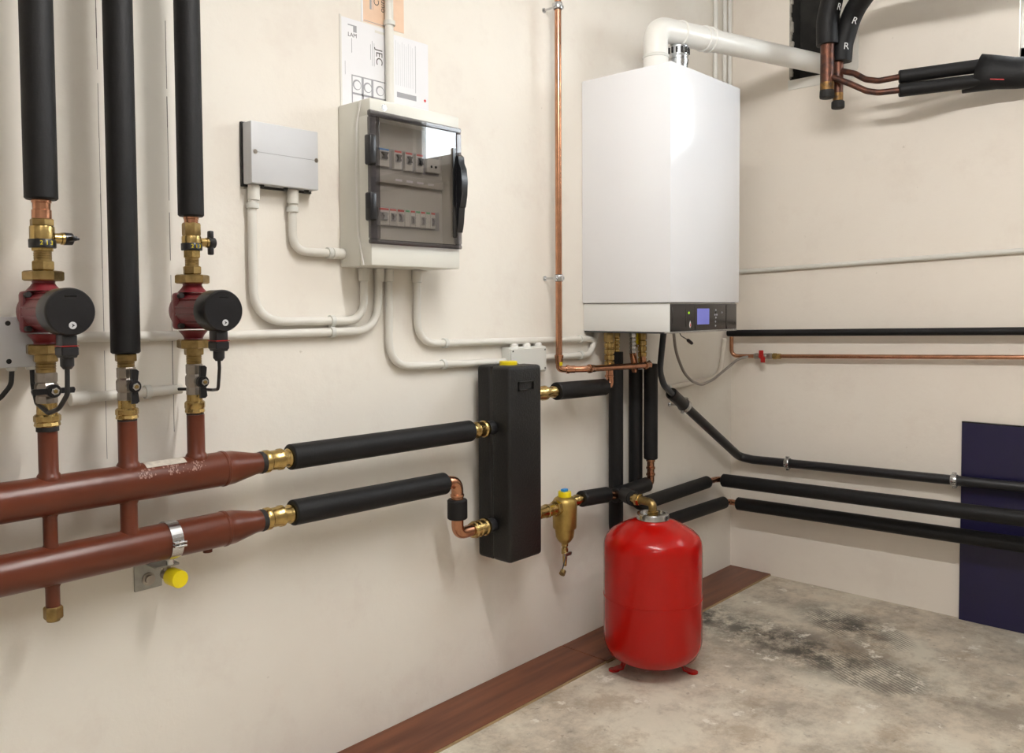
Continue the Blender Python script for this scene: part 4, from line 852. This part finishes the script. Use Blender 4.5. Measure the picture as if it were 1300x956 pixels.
text('JEC', 0.030, (-1.972, -0.0013, 1.842), axes((0, 0, -1), (1, 0, 0)), 'ink_d', 'print_title', s_, 0.0002)
for x, z0, z1 in ((-1.994, 1.815, 1.880), (-1.988, 1.815, 1.875), (-2.000, 1.83, 1.87)):
    MB().box((x-0.0006, -0.0014, z0), (x+0.0006, -0.0011, z1)).build('print_line', 'ink', s_, smooth=False)
for a, b, c_, d_ in ((-2.063, -1.936, 1.776, 1.779), (-2.063, -2.060, 1.70, 1.776), (-2.031, -2.024, 1.70, 1.776), (-1.999, -1.992, 1.70, 1.776), (-2.063, -1.936, 1.729, 1.734)):
    MB().box((a, -0.0014, c_), (b, -0.0011, d_)).build('print_frame', 'ink', s_, smooth=False)
for x, z in ((-2.046, 1.755), (-2.011, 1.754), (-1.970, 1.753)):
    MB().turn((x, -0.0010, z), (0, -1, 0), [(0, 0.0135), (0.0006, 0.0135)], 24).build('print_roundel', 'ink', s_)
    MB().turn((x+0.001, -0.0012, z-0.001), (0, -1, 0), [(0, 0.0105), (0.0008, 0.0105)], 24).build('print_roundel', 'paper', s_)
t, s_ = sheet('printed_sheet', 'white text sheet with a grey foot bar beside the conduit above the fuse box', -1.929, -1.797, 1.700, 1.914, 'paper', -0.0020)
for k in range(9):
    x = -1.915+k*0.0075; MB().box((x, -0.0022, 1.78), (x+0.0012, -0.0019, 1.90-0.004*(k % 3))).build('print_line', 'lgrey', s_, smooth=False)
MB().box((-1.845, -0.0022, 1.77), (-1.8437, -0.0019, 1.90)).build('print_line', 'ink', s_, smooth=False)
MB().box((-1.912, -0.0022, 1.748), (-1.842, -0.0019, 1.762)).build('foot_bar', 'ink', s_, smooth=False)
MB().turn((-1.810, -0.0018, 1.755), (0, -1, 0), [(0, 0.004), (0.0005, 0.004)], 14).build('red_dot', 'redt', s_)
t, s_ = sheet('poster', 'peach printed leaflet on the wall above the white sheets', -2.023, -1.884, 1.9255, 2.20, 'orange')
MB().box((-2.029, -0.0012, 1.9235), (-2.023, -0.0003, 2.20)).build('paper_edge', 'paper', s_, smooth=False)
MB().box((-2.001, -0.0014, 1.962), (-1.995, -0.0011, 2.06)).build('print_bar', 'ink', s_, smooth=False)
MB().box((-1.991, -0.0014, 1.962), (-1.9898, -0.0011, 2.06)).build('print_line', 'ink', s_, smooth=False)
text('Cald', 0.024, (-1.978, -0.0013, 1.998), axes((0, 0, 1), (-1, 0, 0)), 'ink_d', 'print_title', s_, 0.0002)
text('ouro', 0.022, (-1.959, -0.0013, 1.985), axes((0, 0, 1), (-1, 0, 0)), 'ink_d', 'print_title', s_, 0.0002)
MB().box((-2.021, -0.0014, 1.928), (-1.93, -0.0011, 1.9295)).build('print_line', 'ink', s_, smooth=False)

# ------------------------------------------------------------------ capped copper headers and insulated lines by the right wall
O = -0.28
def stub(label, x, y, z1, z0, r_, capr):
    t = thing('capped_pipe', label, 'pipe', (x, y, z0))
    MB().turn((x, y, z1+0.03), (0, 0, -1), [(0, r_), (z1+0.03-z0-0.022, r_)], 28).build('tube', 'copper_old', t)
    MB().turn((x, y, z0+0.058), (0, 0, -1), [(0, r_+0.0003), (0.034, r_+0.0003)], 28).build('heat_tint', 'flux', t)
    MB().turn((x, y, z0+0.030), (0, 0, -1), [(0, r_+0.0005), (0.004, capr*0.98), (0.010, capr), (0.022, capr*1.01), (0.028, capr*0.96), (0.030, capr*0.8)], 24).build('end_cap', 'soot', t)
    return t
stub('thick burnt copper pipe stub with a blackened end cap', O, -0.532, 2.143, 1.945, 0.0248, 0.0265)
S2X = -0.23
stub('slimmer burnt copper pipe stub with a squashed black cap behind the thick stub', S2X, -0.554, 2.097, 1.912, 0.0182, 0.0238)
h1 = thing('insulated_hose', 'thick black printed insulation hose bending up above the thick stub', 'pipe', (O, -0.532, 2.14))
p1 = fil([(O, -0.532, 2.142), (O, -0.530, 2.23), (-0.295, -0.565, 2.35), (-0.42, -0.71, 2.42), (-0.68, -1.0, 2.43), (-1.2, -1.55, 2.45), (-1.35, -1.72, 2.60), (-1.35, -1.72, CEIL-0.001)], 0.14, 10)
MB().tube(p1, 0.0392, 28).build('insulation', 'foam', h1)
h2 = thing('insulated_hose', 'thick black printed insulation hose bending away above the slim stub', 'pipe', (S2X, -0.565, 2.09))
p2 = fil([(S2X, -0.565, 2.085), (S2X, -0.570, 2.15), (-0.235, -0.605, 2.255), (-0.30, -0.685, 2.30), (-0.55, -0.92, 2.30), (-1.10, -1.40, 2.32), (-1.25, -1.55, 2.5), (-1.25, -1.55, CEIL-0.001)], 0.12, 10)
MB().tube(p2, 0.0370, 28).build('insulation', 'foam', h2)
b1 = thing('branch_pipe', 'dull copper branch pipe from the slim stub into the upper insulation', 'pipe', (S2X, -0.565, 2.05))
MB().tube(fil([(S2X, -0.568, 2.050), (-0.235, -0.617, 2.030), (-0.240, -0.658, 2.000), (-0.240, -0.704, 1.986), (-0.232, -0.79, 1.989)], 0.05), 0.0110, 16).build('tube', 'copper_old', b1)
b2 = thing('branch_pipe', 'dull copper branch pipe from the thick stub into the lower insulation', 'pipe', (O, -0.55, 2.02))
MB().tube(fil([(O, -0.553, 2.020), (-0.275, -0.618, 1.984), (-0.265, -0.671, 1.951), (-0.260, -0.711, 1.939), (-0.236, -0.79, 1.940)], 0.06), 0.0110, 16).build('tube', 'copper_old', b2)
i1 = thing('insulated_pipe', 'upper of two paired black insulated lines entering the wrap', 'pipe', (-0.235, -0.773, 1.988))
sleeve(MB(), (-0.235, -0.773, 1.988), (-0.120, -1.035, 2.004), 0.0235, 0.0113).build('insulation', 'foam', i1)
i2 = thing('insulated_pipe', 'lower of two paired black insulated lines entering the wrap', 'pipe', (-0.24, -0.775, 1.939))
sleeve(MB(), (-0.240, -0.775, 1.939), (-0.122, -1.035, 1.953), 0.0235, 0.0113).build('insulation', 'foam', i2)
wp = thing('insulation_wrap', 'loose black wrap pulled around the paired insulated lines', 'pipe', (-0.13, -1.01, 1.98))
m = MB(); rings = []
secs = [(-0.130, -1.000, 1.980, 0.059, 0.034), (-0.112, -1.055, 1.976, 0.055, 0.036), (-0.095, -1.11, 1.966, 0.050, 0.038), (-0.080, -1.20, 1.957, 0.046, 0.042), (-0.072, -1.45, 1.950, 0.045, 0.044), (-0.072, -3.79, 1.950, 0.045, 0.044)]
for k, (x, y, zc, rz, rx_) in enumerate(secs):
    i = len(m.v)
    for j in range(28):
        a = 2*math.pi*j/28; yy = y + ((-0.016*math.sin(a) + (0.030 if math.sin(a) < -0.8 else 0)) if k == 0 else 0)
        m.v.append(V((x+rx_*math.cos(a), yy, zc+rz*math.sin(a))))
    q = list(range(i, i+28)); rings.append(q)
    if k: m.bridge(rings[k-1], q)
m.f.append(tuple(rings[-1])); wrap = m.build('wrap', 'foam', wp)
sol = wrap.modifiers.new('thickness', 'SOLIDIFY'); sol.thickness = 0.004; sol.offset = 1
MB().prism([(-0.1475, -1.045, 1.948), (-0.1375, -1.085, 1.9415), (-0.1375, -1.085, 1.9385), (-0.1475, -1.045, 1.9455)], (-0.004, -0.001, 0)).build('red_mark', 'redt', wp, smooth=False)
# white letters printed on the hoses
def letter_at(parent, path, rad, target_z, side):
    k = min(range(len(path)-1), key=lambda i: abs(path[i].z-target_z)); c = path[k]
    if k+1 < len(path) and abs(path[k+1].z-path[k].z) > 1e-6:
        w_ = (target_z-path[k].z)/(path[k+1].z-path[k].z); w_ = max(-1, min(1, w_)); c = path[k].lerp(path[k+1], w_)
    tan = (path[k+1]-path[k]).normalized(); out = V(side)-tan*V(side).dot(tan); out.normalize(); xd = tan.cross(out)
    text('R', 0.034, c+out*(rad+0.0006), axes(xd, tan), 'white', 'printed_letter', parent, 0.0004)
letter_at(h2, p2, 0.0370, 2.112, (-1, -0.9, -0.1)); letter_at(h2, p2, 0.0370, 2.235, (-0.8, -0.9, -0.3)); letter_at(h1, p1, 0.0392, 2.275, (-0.3, -1, 0))
